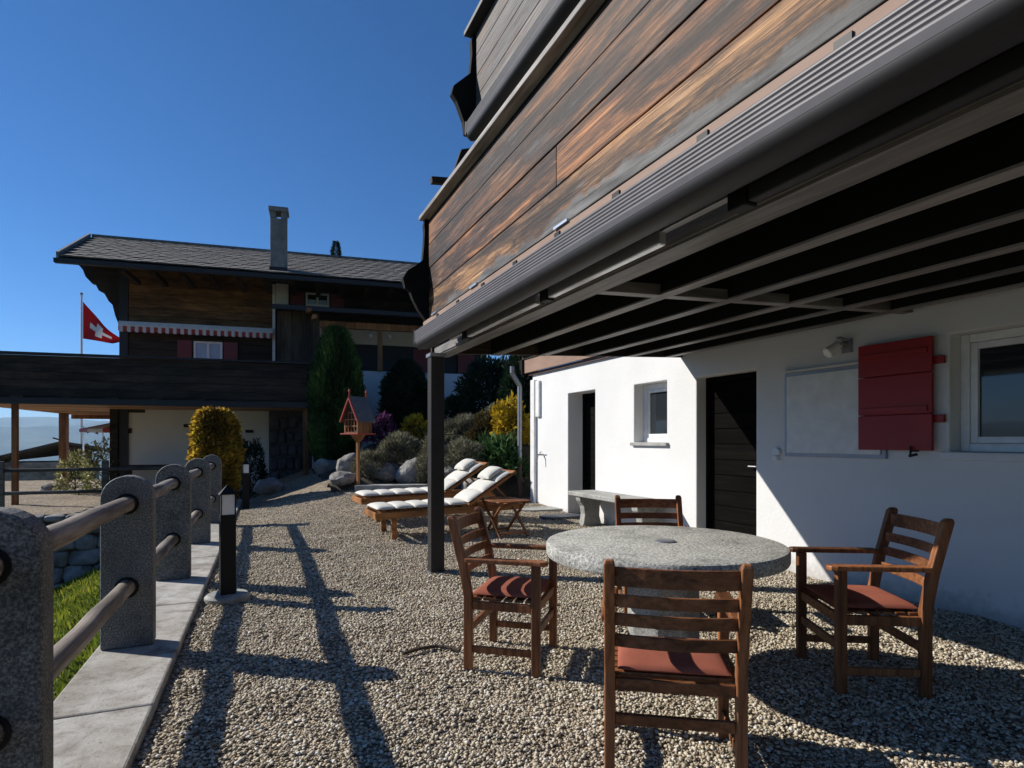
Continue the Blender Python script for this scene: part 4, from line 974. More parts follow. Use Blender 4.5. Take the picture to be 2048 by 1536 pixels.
def nwin(hole, cur, wsh, name='window'):
    a, b_, c, d = hole; f_ = .05
    wi = npart(Q().box(a, a+f_, -.06, .0, c, d).box(b_-f_, b_, -.06, .0, c, d).box(a+f_, b_-f_, -.06, .0, c, c+f_).box(a+f_, b_-f_, -.06, .0, d-f_, d).box((a+b_)/2-.03, (a+b_)/2+.03, -.055, .0, c+f_, d-f_), name, 'white_paint')
    for s in (0, 1):
        m_ = (a+b_)/2; x0, x1 = (a+f_, m_-.03) if s == 0 else (m_+.03, b_-f_)
        npart(Q().box(x0, x1, -.03, -.024, c+f_, d-f_), 'pane', 'curtain' if cur else 'glass', wi)
        if not cur: npart(Q().box(x0+.01, x1-.01, -.036, -.031, c+f_, c+f_+(d-c)*.35), 'curtain', 'curtain', wi)
    npart(Q().box(a-.05, b_+.05, -.09, -.001, d, d+.07), 'lintel', 'far_dark', wi)
    for s0, s1 in ((a-.04-wsh, a-.04), (b_+.04, b_+.04+wsh)):
        s_ = npart(Q().box(s0, s1, -.09, -.055, c, d), 'shutter', 'maroon')
        for zz in (c+.08, d-.14): npart(Q().box(s0+.02, s1-.02, -.105, -.091, zz, zz+.05), 'batten', 'maroon', s_)
nwin(HOLA, True, .33); nwin(HOLB, False, .36)
npart(Q().box(-.14, -.10, .3, .7, 2.9, 3.95), 'shutter', 'maroon')
# roof: eave y=-1.4, ridge y=3.6
def roofpt(x, t, h=0): return (x, -1.4+5.0*t, 5.47+1.95*t+h)
XL0, XL1, XR = -.85, -1.85, 10.2
q = Q(); q.add([roofpt(XL0, 0, -.16), roofpt(XR, 0, -.16), roofpt(XR, 1, -.16), roofpt(XL1, 1, -.16), roofpt(XL0, 0, -.02), roofpt(XR, 0, -.02), roofpt(XR, 1, -.02), roofpt(XL1, 1, -.02)],
               [(3,2,1,0),(4,5,6,7),(0,1,5,4),(1,2,6,5),(2,3,7,6),(3,0,4,7)])
rfn = npart(q, 'roof', 'far_dark')
q = Q(); q.add([(XL1, 3.6, 7.40), (XR, 3.6, 7.40), (XR, 8.6, 5.45), (XL0, 8.6, 5.45), (XL1, 3.6, 7.26), (XR, 3.6, 7.26), (XR, 8.6, 5.31), (XL0, 8.6, 5.31)], [(0,1,2,3),(7,6,5,4),(0,4,5,1),(1,5,6,2),(2,6,7,3),(3,7,4,0)])
npart(q, 'rear_slope', 'tile', rfn)
tile_v = [(-.155, -.02, .0), (.155, -.02, .0), (.155, .36, .0), (-.155, .36, .0), (-.155, -.02, .026), (-.05, -.035, .034), (.05, -.035, .034), (.155, -.02, .026), (.155, .36, .014), (-.155, .36, .014)]
tile_f = [(3,2,1,0), (4,5,6,7,8,9), (0,1,7,6,5,4), (1,2,8,7), (2,3,9,8), (3,0,4,9)]
tq = Q().add(tile_v, tile_f); tme = tq.mesh('tile', M['tile'])
pitch = math.atan2(1.95, 5.0); rows_ = 16; cnt = 0; rest = Q(); Ls = math.hypot(5, 1.95)
for r_ in range(rows_):
    t = r_/rows_; xl = XL0+(XL1-XL0)*t; k = 0; x = xl+.17+(.155 if r_ % 2 else 0)
    while x < XR-.1:
        p = roofpt(x, t, .012+random.uniform(0, .012))
        if cnt < 300 and x < 7.0 and (r_ < 14):
            o = link('tile', tme, rfn); o.location = p; o.rotation_euler = (pitch, random.uniform(-.02, .02), random.uniform(-.02, .02)); cnt += 1
        else:
            cc, ss = math.cos(pitch), math.sin(pitch)
            rest.add([(p[0]+a, p[1]+b_*cc-c*ss, p[2]+b_*ss+c*cc) for a, b_, c in tile_v], tile_f)
        x += .318
tag(rest.build('tile_field', 'tile', rfn), kind='stuff')
npart(Q().box(XL1+.05, XR, 3.5, 3.72, 7.40, 7.50), 'ridge_cap', 'tile', rfn)
npart(Q().box(XL0-.06, XR, -1.56, -1.43, 5.30, 5.40), 'gutter', 'far_black', rfn)
q = Q(); q.bar((XL0-.03, -1.42, 5.47), (XL1-.03, 3.6, 7.44), .05, .2); npart(q, 'barge_board', 'concrete', rfn)
for k in range(14): npart(Q().box(.3+k*.62, .42+k*.62, -1.30, -.06, 5.24, 5.35), 'rafter_end', 'far_dark', rfn)
prof = [(-.86, 5.55), (-.80, 5.38), (-.66, 5.22), (-.60, 5.24), (-.52, 5.06), (-.40, 5.0), (-.30, 4.80), (-.22, 4.72), (-.16, 4.45), (-.10, 4.28), (-.02, 4.22), (.0, 5.84), (-.95, 5.84), (-.98, 5.70)]
npart(Q().prism(prof, 'y', -.02, .14), 'carved_bracket', 'far_dark')
npart(Q().prism([(a*1.25, z) for a, z in prof], 'y', 3.3, 3.5), 'carved_bracket', 'far_dark')
ch = npart(Q().box(3.55, 3.94, -1.05, -.65, 5.72, 6.96), 'chimney', 'concrete', bevel=.01)
npart(Q().box(3.53, 3.96, -1.07, -.63, 5.45, 5.72), 'flashing', 'far_black', ch)
npart(Q().box(3.55, 3.68, -1.05, -.65, 6.965, 7.13).box(3.81, 3.94, -1.05, -.65, 6.965, 7.13), 'flue_side', 'concrete', ch)
npart(Q().box(3.51, 3.98, -1.09, -.61, 7.135, 7.25), 'chimney_cap', 'concrete', ch, bevel=.01)
# striped awning rolled in
aw = empty('striped_awning', (0, -.06, 4.1)); aw.parent = nb
npart(Q().prism([(0, .02), (-.16, .0), (-.20, .10), (-.14, .20), (0, .20)], 'x', -.03, 3.56), 'cassette', 'white_paint', aw)
q = Q(); n_ = 42
vv = []
for i in range(n_*4+1):
    x = -.02+3.56*i/(n_*4); vv.append((x, -.215+.012*math.sin(i*.8), .06)); vv.append((x, -.225+.012*math.sin(i*.8), -.055-.03*abs(math.sin(math.pi*i/8))))
q.add(vv, [(2*i, 2*i+2, 2*i+3, 2*i+1) for i in range(n_*4)]); o = npart(q, 'valance', 'awning_cloth', aw)
sm = o.modifiers.new('thick', 'SOLIDIFY'); sm.thickness = .006
# balcony
bl = empty('balcony', (0, 0, 0)); bl.parent = nb
for k in range(5):
    z = 2.24+k*.172; npart(Q().box(-2.5, 4.48, -2.42+random.uniform(-.006, .006), -2.38, z+.003, z+.168), 'plank', 'far_dark', bl)
    npart(Q().box(4.47, 4.51, -2.37, -.1, z+.003, z+.168), 'plank', 'far_dark', bl)
    npart(Q().box(-2.56, -2.51, -2.41, 4.1, z+.003, z+.168), 'plank', 'far_dark', bl)
npart(Q().box(-2.5, 4.46, -2.375, -2.35, 2.2, 3.10), 'backing', 'far_black', bl)
npart(Q().box(-2.5, 4.55, -2.50, -2.32, 3.11, 3.155), 'cap_rail', 'far_black', bl)
npart(Q().box(-2.5, 4.52, -2.52, -2.36, 2.075, 2.20), 'gutter_beam', 'far_black', bl)
for k in range(8):
    npart(Q().box(-2.2+k*.86, -1.98+k*.86, -2.455, -2.425, 2.205, 2.245), 'joist_end', 'far_vert', bl)
for k in range(9):
    y0 = -2.35+k*.262
    npart(Q().box(-2.5, 4.46, y0, y0+.255, 2.10, 2.19), 'floor_board', 'soffit', bl)
for k in range(15):
    y0 = .012+k*.28; npart(Q().box(-2.5, -.16, y0, y0+.272, 2.10, 2.19), 'floor_board', 'soffit', bl)
npart(Q().box(-2.5, -.12, 4.0, 4.16, 1.98, 2.095), 'edge_beam', 'far_orange', bl)
for (x, y, w_, zb) in ((-1.32, -2.28, .10, -.08), (-2.33, 3.0, .19, -.08), (4.44, -2.28, .12, .3)):
    npart(Q().box(x-w_/2, x+w_/2, y-w_/2, y+w_/2, zb, 2.098), 'post', 'far_orange', bl, bevel=.006)
npart(Q().box(-.25, -.08, -.12, .06, -.08, 2.098), 'post', 'far_dark', bl)
npart(Q().box(4.58, 4.70, -2.1, -1.98, .3, 2.07), 'white_post', 'white_paint', bl)
# right wing with the covered loggia
for k in range(6):
    x = 3.72+k*.172; npart(Q().box(x, x+.166, -1.03, -.99, 3.16, 4.62), 'upright_board', 'far_vert')
q = Q(); q.add([(3.62, -1.45, 4.60), (10, -1.45, 4.60), (10, -.04, 4.93), (3.62, -.04, 4.93), (3.62, -1.45, 4.68), (10, -1.45, 4.68), (10, -.04, 5.0), (3.62, -.04, 5.0)], [(3,2,1,0),(4,5,6,7),(0,1,5,4),(1,2,6,5),(2,3,7,6),(3,0,4,7)])
lr = npart(q, 'loggia_roof', 'far_black')
npart(Q().box(3.62, 10, -1.53, -1.46, 4.57, 4.68), 'gutter', 'far_black', lr)
npart(Q().box(4.76, 9.8, -1.09, -.96, 4.25, 4.42), 'loggia_beam', 'far_orange')
for x in (4.86, 6.28, 7.9): npart(Q().box(x-.06, x+.06, -1.08, -.97, 3.17, 4.248), 'loggia_post', 'far_orange')
npart(Q().box(4.6, 9.6, -.99+.0, -.7, -.3, 3.165), 'loggia_wall', 'plaster')
npart(Q().box(4.7, 9.5, -.69, .03, 2.37, 2.6), 'loggia_floor', 'mortar')
npart(Q().box(4.7, 9.4, -.02, .036, 4.02, 4.6), 'loggia_band', 'plaster_old')
for x in (7.3, 8.6): npart(Q().box(x, x+.5, -.06, -.02, 3.0, 3.95), 'shutter', 'maroon')
for x in (6.05, 6.55):
    g_ = npart(Q().cyl((x, -.85, 4.20), (x, -.85, 4.56), .006), 'lamp_cord', 'black')
    npart(Q().lathe([(.01, 4.19), (.04, 4.16), (.045, 4.13), (.03, 4.09), (.008, 4.08)], 14, (x, -.85)), 'bulb', 'lamp_glass', g_, smooth=True)
for x, z in ((4.47, 4.52), (4.60, 4.36)): npart(Q().prism([(x-.05, z-.05), (x+.07, z-.02), (x+.09, z+.06), (x-.02, z+.08)], 'y', -1.75, -1.54), 'carved_rafter_end', 'teak_light')

# ------------------------------------------------------------------ the neighbour's gravel terrace
wl = empty('retaining_wall', (-4.5, 14.19, -2.32), label='rough grey stone retaining wall below the neighbouring terrace', cat='wall')
Q().box(-4.4, 3.66, .04, .30, -.2, 2.17).build('core', 'mortar', wl)
rw = random.Random(3); z = .1
while z < 2.1:
    hh = rw.uniform(.20, .34); hh = min(hh, 2.17-z+.02); x = -4.3
    while x < 3.6:
        ww = rw.uniform(.28, .62)
        if x > -1.0:
            o = link('stone', rock_mesh(30+rw.randrange(5), 'wallstone'), wl); o.location = (x+ww/2, .03, z+hh/2); o.scale = (ww*.50, .14, hh*.50); o.rotation_euler = (rw.uniform(-.1, .1), rw.uniform(-.12, .12), rw.choice((0, math.pi))+rw.uniform(-.1, .1))
        x += ww
    z += hh
# post and rail fence on the terrace edge
FY = 14.40
fx = [-6.13, -4.40, -2.71, -1.0]
fl = ['square grey fence post at the picture edge before the orange balcony post', 'dark square fence post on the terrace edge, left of the flagpole foot', 'dark square fence post between the two orange balcony posts and hedge', 'square grey fence post behind the round granite posts']
fl = ['square grey fence post farthest along the terrace edge from the hedge', 'square grey fence post beside the thin orange balcony post', 'stout dark square fence post in front of the striped parasol', 'square grey fence post hidden close behind the granite posts']
for x, l in zip(fx, fl):
    o = Q().box(-.055, .055, -.055, .055, -.03, 1.03).build('fence_post', 'fence_grey', bevel=.006); o.location = (x, FY, -.12)
    tag(o, l, 'fence post', 'fence posts on the terrace edge')
for k in range(3):
    for z, nm in ((.29, 'lower'), (.73, 'upper')):
        a, b_ = fx[k]+.057, fx[k+1]-.057
        o = Q().cyl((0, 0, 0), (b_-a, 0, 0), .036, .033, 10, 4, .004).build('fence_rail', 'fence_grey', smooth=True); o.location = (a, FY, z)
        tag(o, f'{nm} round rail of the terrace fence, ' + ['far section outside the hut end', 'section crossed by the orange balcony post', 'section nearest the hedge'][k], 'rail', 'rails of the terrace fence')
# low old hut below the terrace
hp0 = at(110, 975, 23.5); hut = empty('old_hut', (hp0.x, hp0.y, -1.2), -YAW+R(28), 'low weathered hut with dark shingle roof and upright boards beyond the terrace', 'hut')
Q().box(-2.0, 1.3, -.9, 1.2, -.4, 1.7).build('stone_wall', 'wallstone', hut)
for k in range(9):
    x = .33+k*.11; Q().box(x, x+.105, -.935, -.905, 1.0, 2.30-.02*abs(k-3)).build('board', 'far_vert', hut)
q = Q(); q.add([(-2.3, -1.1, 1.62), (.35, -1.1, 2.40), (1.45, -1.05, 2.2), (1.5, 1.4, 2.1), (-2.3, 1.4, 1.62), (-2.3, -1.1, 1.72), (.35, -1.1, 2.50), (1.45, -1.05, 2.3), (1.5, 1.4, 2.2), (-2.3, 1.4, 1.72)],
               [(4,3,2,1,0), (5,6,7,8,9), (0,1,6,5), (1,2,7,6), (2,3,8,7), (3,4,9,8), (4,0,5,9)])
q.build('roof', 'shingle', hut)
q = Q(); q.bar((.1, -1.0, 2.62), (.65, -1.0, 2.42), .08, .05); q.build('ridge_board', 'far_dark', hut)
# striped parasol beyond the corner post
pp = at(262, 960, 19.0); ps = empty('parasol', (pp.x, pp.y, -.12), 0, 'red and white striped parasol open beside the chalet corner', 'parasol')
Q().lathe([(.22, 0), (.22, .05), (.03, .08)], 20).build('base', 'concrete', ps)
Q().cyl((0, 0, .06), (0, 0, 2.05), .02).build('pole', 'white_paint', ps)
for k in range(16):
    a0, a1 = 2*math.pi*k/16, 2*math.pi*(k+1)/16; q = Q()
    q.add([(0, 0, 2.13), (math.cos(a0)*1.35, math.sin(a0)*1.35, 1.78), (math.cos(a1)*1.35, math.sin(a1)*1.35, 1.78), (math.cos(a0)*1.36, math.sin(a0)*1.36, 1.69), (math.cos(a1)*1.36, math.sin(a1)*1.36, 1.69)], [(0, 1, 2), (1, 3, 4, 2)])
    o = q.build('canopy_panel', 'bird_red' if k % 2 else 'white_cloth', ps); sm = o.modifiers.new('t', 'SOLIDIFY'); sm.thickness = .004
# glass wind screen with bird silhouettes
gp = at(186, 960, 18.2); gs = empty('wind_screen', (gp.x, gp.y, -.12), -YAW, 'clear glass wind screen with three dark bird stickers', 'glass screen')
mg, ng, bsg = newmat('clear_glass'); bsg.inputs['Transmission Weight'].default_value = 1; bsg.inputs['Roughness'].default_value = 0; bsg.inputs['IOR'].default_value = 1.02; bsg.inputs['Base Color'].default_value = (.97, .98, .98, 1); M['clear'] = mg
Q().box(-.28, .28, -.004, .004, .1, 1.85).build('pane', 'clear', gs)
for sx in (-.295, .295): Q().box(sx-.015, sx+.015, -.02, .02, -.02, 1.86).build('upright', 'alu', gs)
for x, z, a in ((-.17, 1.70, -.6), (.12, 1.65, .1), (.05, 1.38, -.4)):
    q = Q(); pr = [(-.075, .01), (-.02, .025), (.0, .065), (.03, .022), (.075, .012), (.03, -.006), (.055, -.05), (.0, -.014), (-.03, -.002)]
    ca, sa = math.cos(a), math.sin(a)
    q.prism([(x+p[0]*ca-p[1]*sa, z+p[0]*sa+p[1]*ca) for p in pr], 'y', -.009, -.005).build('bird_sticker', 'black', gs)
# flag
fp = at(163, 900, 24.0); fl_ = empty('flagpole', (fp.x, fp.y, -.6), 0, 'slim white flagpole behind the chalet balcony', 'flagpole')
Q().cyl((0, 0, -1.5), (0, 0, 7.75), .05, .035, 14).build('pole', 'white_paint', fl_, smooth=True)
Q().lathe([(.02, 7.751), (.06, 7.77), (.06, 7.81), (.02, 7.84)], 14).build('finial', 'grey_metal', fl_, smooth=True)
V = []; F = []; UV = []; nx, ny = 30, 24; ztop = at(163, 603, 24).z; zbot = at(163, 677, 24).z
for j in range(ny+1):
    for i in range(nx+1):
        s, t = i/nx, j/ny; h = ztop+(zbot-ztop)*t
        lat = s*1.36*(1-.10*t); tip = at(235, 683+4*t, 24).z
        drop = s**1.0; zz = h*(1-drop)+(tip+.15*(1-t))*drop-.10*math.sin(s*3.1)*(1-t)
        dep = .16*math.sin(s*7+t*2.5)*s+.25*s*(1-t)
        V.append((lat*CS+dep*SN+.05, -lat*SN+dep*CS, zz)); UV.append((s, 1-t))
for j in range(ny):
    for i in range(nx): a = j*(nx+1)+i; F.append((a, a+1, a+nx+2, a+nx+1))
me = bpy.data.meshes.new('flag'); me.from_pydata(V, [], F); uvl = me.uv_layers.new(name='UVMap')
for l in me.loops: uvl.data[l.index].uv = UV[l.vertex_index]
me.polygons.foreach_set('use_smooth', [True]*len(me.polygons)); me.materials.append(M['flag'])
o = link('flag', me); o.location = (fp.x, fp.y, 0); tag(o, 'red flag with a white cross drooping from the white flagpole', 'flag')
sm = o.modifiers.new('t', 'SOLIDIFY'); sm.thickness = .004

# ------------------------------------------------------------------ rockery and planting
def ground_z(x, y):
    if x > 1.45 and y > 10.6: return max(bank_z(x, y), yard_z(x, y))
    return yard_z(x, y)
def boulder(u, v, d, su, sv, seed, label):
    """pixel of the boulder's foot, distance, half width and height in photo pixels"""
    d *= .95; p = at(u, v, d); g = ground_z(p.x, p.y); w_ = su*d/FPX; h = sv*d/FPX
    o = link('boulder', rock_mesh(seed, 'rock')); o.location = (p.x, p.y, min(max(g, p.z), g+.04)+h*.40); o.scale = (w_, w_*.8, h*.62); o.rotation_euler = (0, 0, seed*1.3)
    tag(o, label, 'boulder', 'boulders of the rockery')
for a in [(540, 978, 13.9, 36, 32, 1, 'pale rounded boulder lying alone on the gravel beside the bollard'),
          (702, 955, 12.9, 30, 50, 2, 'upright boulder with sunlit edge left of the birdhouse post'),
          (688, 975, 12.3, 34, 26, 3, 'low sunlit boulder at the foot of the birdhouse post'),
          (764, 965, 13.0, 46, 42, 4, 'broad grey boulder right of the birdhouse post'),
          (832, 968, 12.8, 42, 52, 5, 'large bluish boulder beside the balcony post'),
          (775, 925, 13.8, 26, 26, 6, 'small white-flecked stone between the two grey mounds'),
          (868, 915, 14.0, 36, 30, 7, 'flat boulder in the upper row behind the balcony post'),
          (1018, 892, 13.68, 22, 36, 8, 'round pale boulder beneath the yellow bush'),
          (950, 950, 12.0, 34, 34, 9, 'boulder in the rockery behind the lounger headrests'),
          (900, 960, 12.3, 30, 30, 10, 'dark boulder just right of the balcony post in the rockery'),
          (655, 952, 14.6, 26, 34, 12, 'shaded boulder at the foot of the columnar evergreen')]: boulder(*a)
p = at(790, 972, 11.6); q = Q(); q.prism([(-.75, -.14), (-.2, -.2), (.6, -.12), (.75, .1), (.1, .2), (-.7, .12)], 'z', -.10, .05)
o = q.build('stone_slab', 'granite_light', bevel=.012); o.location = (p.x, p.y, yard_z(p.x, p.y)+.06); o.rotation_euler = (0, 0, -YAW+.2); tag(o, 'long flat grey stone slab set behind the sun loungers', 'stone slab')

def bush(name, u, v, d, su, sv, mat, n, L, W, label, cat='shrub', group=None, up=.3, low=-.35, lump=.18, inner=.72):
    """pixel of foot centre; half width and full height in photo pixels"""
    if 600 < u < 960: d *= .95
    p = at(u, v, d); g = ground_z(p.x, p.y); rx = su*d/FPX; h = sv*d/FPX
    zb = max(g-.02, min(p.z, g+.5)) if p.z > g else g-.02
    if p.z > g+.05: h += p.z-g; p.z = g
    zb = p.z if p.z > g-.3 else g-.02
    rz = h/(1-low); t = empty(name, (p.x, p.y, zb), 0, label, cat, group)
    q = stem_mesh(h*.9, max(.012, rx*.05)); q.cyl((0, 0, min(0, g-zb)-.05), (0, 0, 0), max(.02, rx*.06)); q.build('stem', 'bark', t)
    ball_leaves('foliage', n, (rx, rx*.9, rz), M[mat], L, W, t, up, inner, lump, low)
    return t
G1 = 'grey-green cushion shrubs in the rockery'
bush('cushion_shrub', 798, 922, 13.4, 42, 48, 'lavender', 5200, .10, .014, 'grey-green cushion shrub above the broad boulder, right of the birdhouse', group=G1, up=.5)
bush('cushion_shrub', 745, 945, 12.9, 36, 40, 'lavender', 4600, .10, .014, 'grey-green cushion shrub directly behind the birdhouse post', group=G1, up=.5)
bush('cushion_shrub', 926, 938, 12.6, 44, 52, 'lavender', 5200, .10, .014, 'grey-green cushion shrub low, right of the balcony post', group=G1, up=.5)
bush('cushion_shrub', 926, 882, 14.5, 46, 46, 'lavender', 5200, .11, .015, 'grey-green cushion shrub in the upper row before the dark hedge', group=G1, up=.5)
bush('cushion_shrub', 862, 950, 12.6, 24, 74, 'lavender', 3200, .10, .014, 'narrow grey-green cushion shrub half behind the balcony post', group=G1, up=.5)
bush('heather_shrub', 972, 905, 13.2, 36, 74, 'brownleaf', 4200, .09, .03, 'brownish autumn shrub beside the yellow bush')
bush('yellow_bush', 1022, 880, 12.9, 36, 70, 'yellow', 1500, .13, .075, 'bright yellow autumn bush beside the downpipe', lump=.36, inner=.5)
bush('yellow_bush', 832, 875, 14.6, 22, 38, 'yellow', 600, .10, .05, 'small sparse yellow-green bush left of the balcony post', lump=.3)
bush('sage_shrub', 995, 850, 13.6, 24, 36, 'lavender', 1500, .10, .04, 'pale silvery shrub peeping out behind the yellow bush')
bush('laurel_bush', 1000, 950, 12.2, 54, 70, 'green', 1900, .17, .06, 'glossy green leafy bush behind the lounger headrests', lump=.32, inner=.5)
bush('flowering_shrub', 757, 882, 14.2, 30, 46, 'purple', 1500, .10, .05, 'dark shrub with purple-pink flowers behind the birdhouse', lump=.3)
bush('dark_shrub', 500, 950, 14.2, 30, 62, 'darkconifer', 3000, .10, .03, 'low dark shrub against the stone base of the chalet')
bush('dark_shrub', 985, 850, 15.6, 64, 120, 'darkconifer', 5000, .2, .05, 'big dark evergreen bush behind the grey cushion shrubs')
bush('dark_shrub', 1040, 850, 14.2, 34, 148, 'darkconifer', 4500, .16, .05, 'tall dark evergreen beside the brown downpipe')
bush('dark_shrub', 905, 860, 16.0, 26, 60, 'darkconifer', 2200, .14, .04, 'small dark evergreen behind the balcony post')
def column_tree(name, u, v, d, su, sv, mat, n, L, W, label, cat='tree', top=.55, flame=1.2, inner=.62, low_dark=None):
    p = at(u, v, d); rx = su*d/FPX; h = sv*d/FPX; g = ground_z(p.x, p.y); zb = min(p.z, g)if p.z < g+.02 else g-.02
    h += p.z-zb
    t = empty(name, (p.x, p.y, zb), 0, label, cat)
    q = Q(); q.cyl((0, 0, -.05), (0, 0, h*.85), rx*.13, rx*.03, 9, 4); 
    for i in range(14):
        a = i*2.4; z = h*(.12+.05*i); rr = rx*.6*math.sin(math.pi*min(1, .15+z/h*.85)); q.cyl((0, 0, z), (math.cos(a)*rr, math.sin(a)*rr, z+.25), rx*.035, rx*.012, 6)
    q.build('trunk', 'bark', t)
    zt = RNG.random(n); a = RNG.uniform(0, 2*math.pi, n)
    prof_ = np.sin(np.pi*np.clip(.12+zt*.88, 0, 1))**top
    nl = 26; la_ = RNG.uniform(0, 2*math.pi, nl); lz = RNG.random(nl); lum = np.zeros(n)
    for x_, z_ in zip(la_, lz):
        da = np.abs((a-x_+math.pi) % (2*math.pi)-math.pi); lum = np.maximum(lum, np.exp(-(da/.35)**2-((zt-z_)/.16)**2))
    r = rx*prof_*(inner+(1-inner)*RNG.random(n)**.5)*(.84+.26*lum)
    P = np.stack([r*np.cos(a), r*np.sin(a), zt*h*.97], 1)
    D = np.stack([np.cos(a)*.45, np.sin(a)*.45, np.full(n, flame)], 1)+RNG.normal(size=(n, 3))*.3; D /= np.linalg.norm(D, axis=1)[:, None]
    tint = np.clip(.05+.6*lum+RNG.normal(size=n)*.2, 0, 1)
    leaves('crown', P, D, L*(.6+.8*RNG.random(n)), W*(.7+.6*RNG.random(n)), M[mat], tint, t)
    return t
column_tree('columnar_evergreen', 672, 935, 15.2, 52, 280, 'thuja', 16000, .17, .05, 'tall columnar green evergreen beside the birdhouse, before the chalet', top=.42)
column_tree('dark_conifer', 812, 872, 16.0, 50, 150, 'darkconifer', 9000, .17, .05, 'bushy dark conifer before the white loggia wall', top=.7, flame=.3)
column_tree('autumn_hedge', 430, 1010, 11.9, 46, 196, 'beech', 9500, .095, .062, 'clipped column of golden autumn leaves at the end of the kerb', 'hedge', top=.24, flame=.2, inner=.62)
# spruce top rising over the roof
p = at(672, 700, 34.0); t = empty('spruce_tree', (p.x, p.y, land_z(p.x, p.y)), 0, 'spruce whose dark tip rises above the chalet roof', 'tree')
h = at(672, 486, 34).z-land_z(p.x, p.y)
Q().cyl((0, 0, 0), (0, 0, h*.97), .22, .02, 10).build('trunk', 'bark', t)
n = 12000; zt = RNG.random(n)**.45; a = RNG.uniform(0, 6.283, n); lay = np.abs(np.sin(zt*46)); rr = np.minimum((1-zt)*8.5, 2.6)*(.3+.7*lay)*RNG.random(n)**.5+.03
P = np.stack([rr*np.cos(a), rr*np.sin(a), zt*h*.985+.02*h-rr*.25], 1); P[:, 2] = np.maximum(P[:, 2], .1)
D = np.stack([np.cos(a), np.sin(a), np.full(n, -.05)], 1)+RNG.normal(size=(n, 3))*.35; D /= np.linalg.norm(D, axis=1)[:, None]
tap = np.clip((1-zt)/.10, .45, 1)
leaves('crown', P, D, (.2+.25*RNG.random(n))*tap, (.05+.05*RNG.random(n))*(.4+.6*tap), M['spruce'], RNG.random(n), t)
# flowers by the terrace corner
bush('flower_bush', 150, 985, 16.4, 26, 70, 'flowerbush', 900, .09, .05, 'loose pale-flowered plants behind the terrace fence', 'plant', lump=.35)
bush('flower_bush', 205, 985, 16.0, 34, 90, 'flowerbush', 1200, .09, .05, 'taller yellow-flowered plants beneath the striped parasol', 'plant', lump=.35)
p = at(105, 972, 17.2); o = link('boulder', rock_mesh(11, 'rock')); o.location = (p.x, p.y, -.06); o.scale = (.3, .25, .16); tag(o, 'low stone at the foot of the stout orange balcony post', 'boulder')

# birdhouse on its post
bp = at(716, 972, 11.45); bh = empty('birdhouse', (bp.x, bp.y, yard_z(bp.x, bp.y)), -YAW-R(32), 'wooden birdhouse with red-trimmed pitched roof on a tall post', 'birdhouse'); bh.scale = (.78, .78, 1.0)
Q().cyl((0, 0, -.05), (0, 0, .03), .07).build('foot', 'granite_light', bh)
Q().box(-.033, .033, -.033, .033, .03, .98).build('post', 'far_orange', bh, bevel=.004)
q = Q(); q.add([(-.05,-.05,.93), (.05,-.05,.93), (.05,.05,.93), (-.05,.05,.93), (-.13,-.13,1.06), (.13,-.13,1.06), (.13,.13,1.06), (-.13,.13,1.06)], [(3,2,1,0),(4,5,6,7),(0,1,5,4),(1,2,6,5),(2,3,7,6),(3,0,4,7)]); q.build('corbel', 'far_orange', bh)
Q().box(-.30, .30, -.30, .30, 1.061, 1.085).build('tray', 'bird_red', bh, bevel=.003)
hs = empty('house_box', (0, 0, 0)); hs.parent = bh
for sx in (-.21, .21):
    for sy in (-.21, .21): Q().box(sx-.018, sx+.018, sy-.018, sy+.018, 1.086, 1.36).build('corner_post', 'far_orange', hs)
Q().box(.19, .205, -.19, .19, 1.086, 1.36).build('side_wall', 'far_orange', hs); Q().box(-.205, -.19, -.19, .19, 1.086, 1.36).build('side_wall', 'far_orange', hs)
Q().box(-.19, .19, .19, .205, 1.086, 1.36).build('rear_wall', 'far_orange', hs)
q = Q()
for z in (1.10, 1.22, 1.345): q.box(-.191, .191, -.222, -.206, z-.012, z+.012)
for x in (-.1, 0, .1): q.box(x-.01, x+.01, -.220, -.208, 1.087, 1.34)
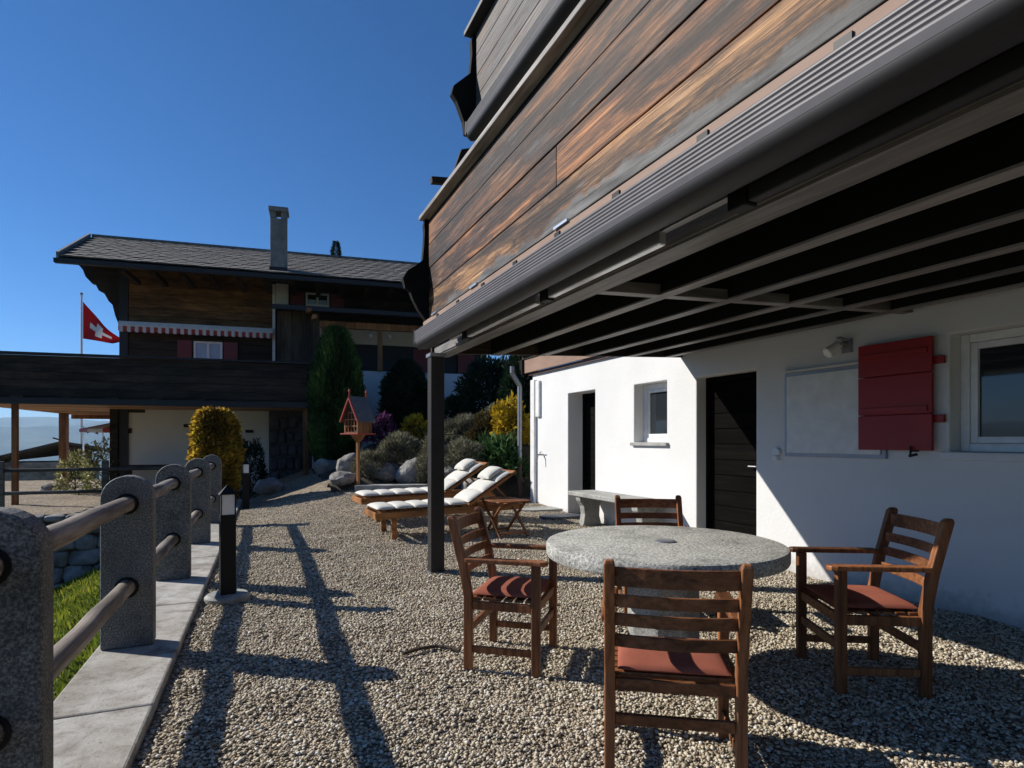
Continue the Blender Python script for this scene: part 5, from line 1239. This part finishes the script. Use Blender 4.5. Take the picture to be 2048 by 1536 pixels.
q.box(-.13, .13, -.222, -.208, 1.46, 1.485).box(-.07, .07, -.222, -.208, 1.57, 1.595).box(-.012, .012, -.220, -.208, 1.36, 1.72).box(-.11, -.09, -.220, -.208, 1.36, 1.52).box(.09, .11, -.220, -.208, 1.36, 1.52)
q.build('lattice', 'far_orange', hs)
Q().lathe([(.012, 1.15), (.04, 1.13), (.045, 1.10), (.02, 1.087)], 12, (.04, -.1)).build('feed_ball', 'white_cloth', hs)
for s in (-1, 1):
    q = Q(); q.bar((s*.0, -.29, 1.75), (s*.30, -.29, 1.30), .03, .055, (0, 1, 0)); q.build('barge_board', 'bird_red', bh)
    for k in range(7):
        t0, t1 = k/7, (k+1)/7; xa, za, xb, zb = .31*t0, 1.765-.465*t0, .31*t1, 1.765-.465*t1
        q = Q(); q.add([(s*xa, -.27, za), (s*xb, -.27, zb-.012), (s*xb, .29, zb-.012), (s*xa, .29, za), (s*xa, -.27, za+.022), (s*xb, -.27, zb+.016), (s*xb, .29, zb+.016), (s*xa, .29, za+.022)], [(0,1,2,3),(7,6,5,4),(0,4,5,1),(1,5,6,2),(2,6,7,3),(3,7,4,0)]); q.build('roof_slat', 'slate', bh)
for y in (-.28, .27): Q().lathe([(.02, 1.77), (.016, 1.85), (.03, 1.875), (.01, 1.92)], 8, (0, y)).build('finial', 'bird_red', bh)

# ------------------------------------------------------------------ air: pale haze over the valley
zmin = min(v[2] for v in LV)-1.0; zmax = max(v[2] for v in LV)+20.0
q = Q(); q.box(-11600, 11600, -11600, 11600, zmin-5, zmax)
mh = bpy.data.materials.new('valley_haze'); mh.use_nodes = True; nh = mh.node_tree
for x in list(nh.nodes):
    if x.type == 'BSDF_PRINCIPLED': nh.nodes.remove(x)
pv = nh.nodes.new('ShaderNodeVolumePrincipled'); pv.inputs['Color'].default_value = (.50, .74, 1.0, 1); pv.inputs['Density'].default_value = 1.1e-4; pv.inputs['Anisotropy'].default_value = 0.2
nh.links.new(pv.outputs[0], nh.nodes['Material Output'].inputs['Volume'])
o = link('haze', q.mesh('haze', mh)); tag(o, 'pale blue haze filling the valley before the far mountains', 'haze', kind='stuff')
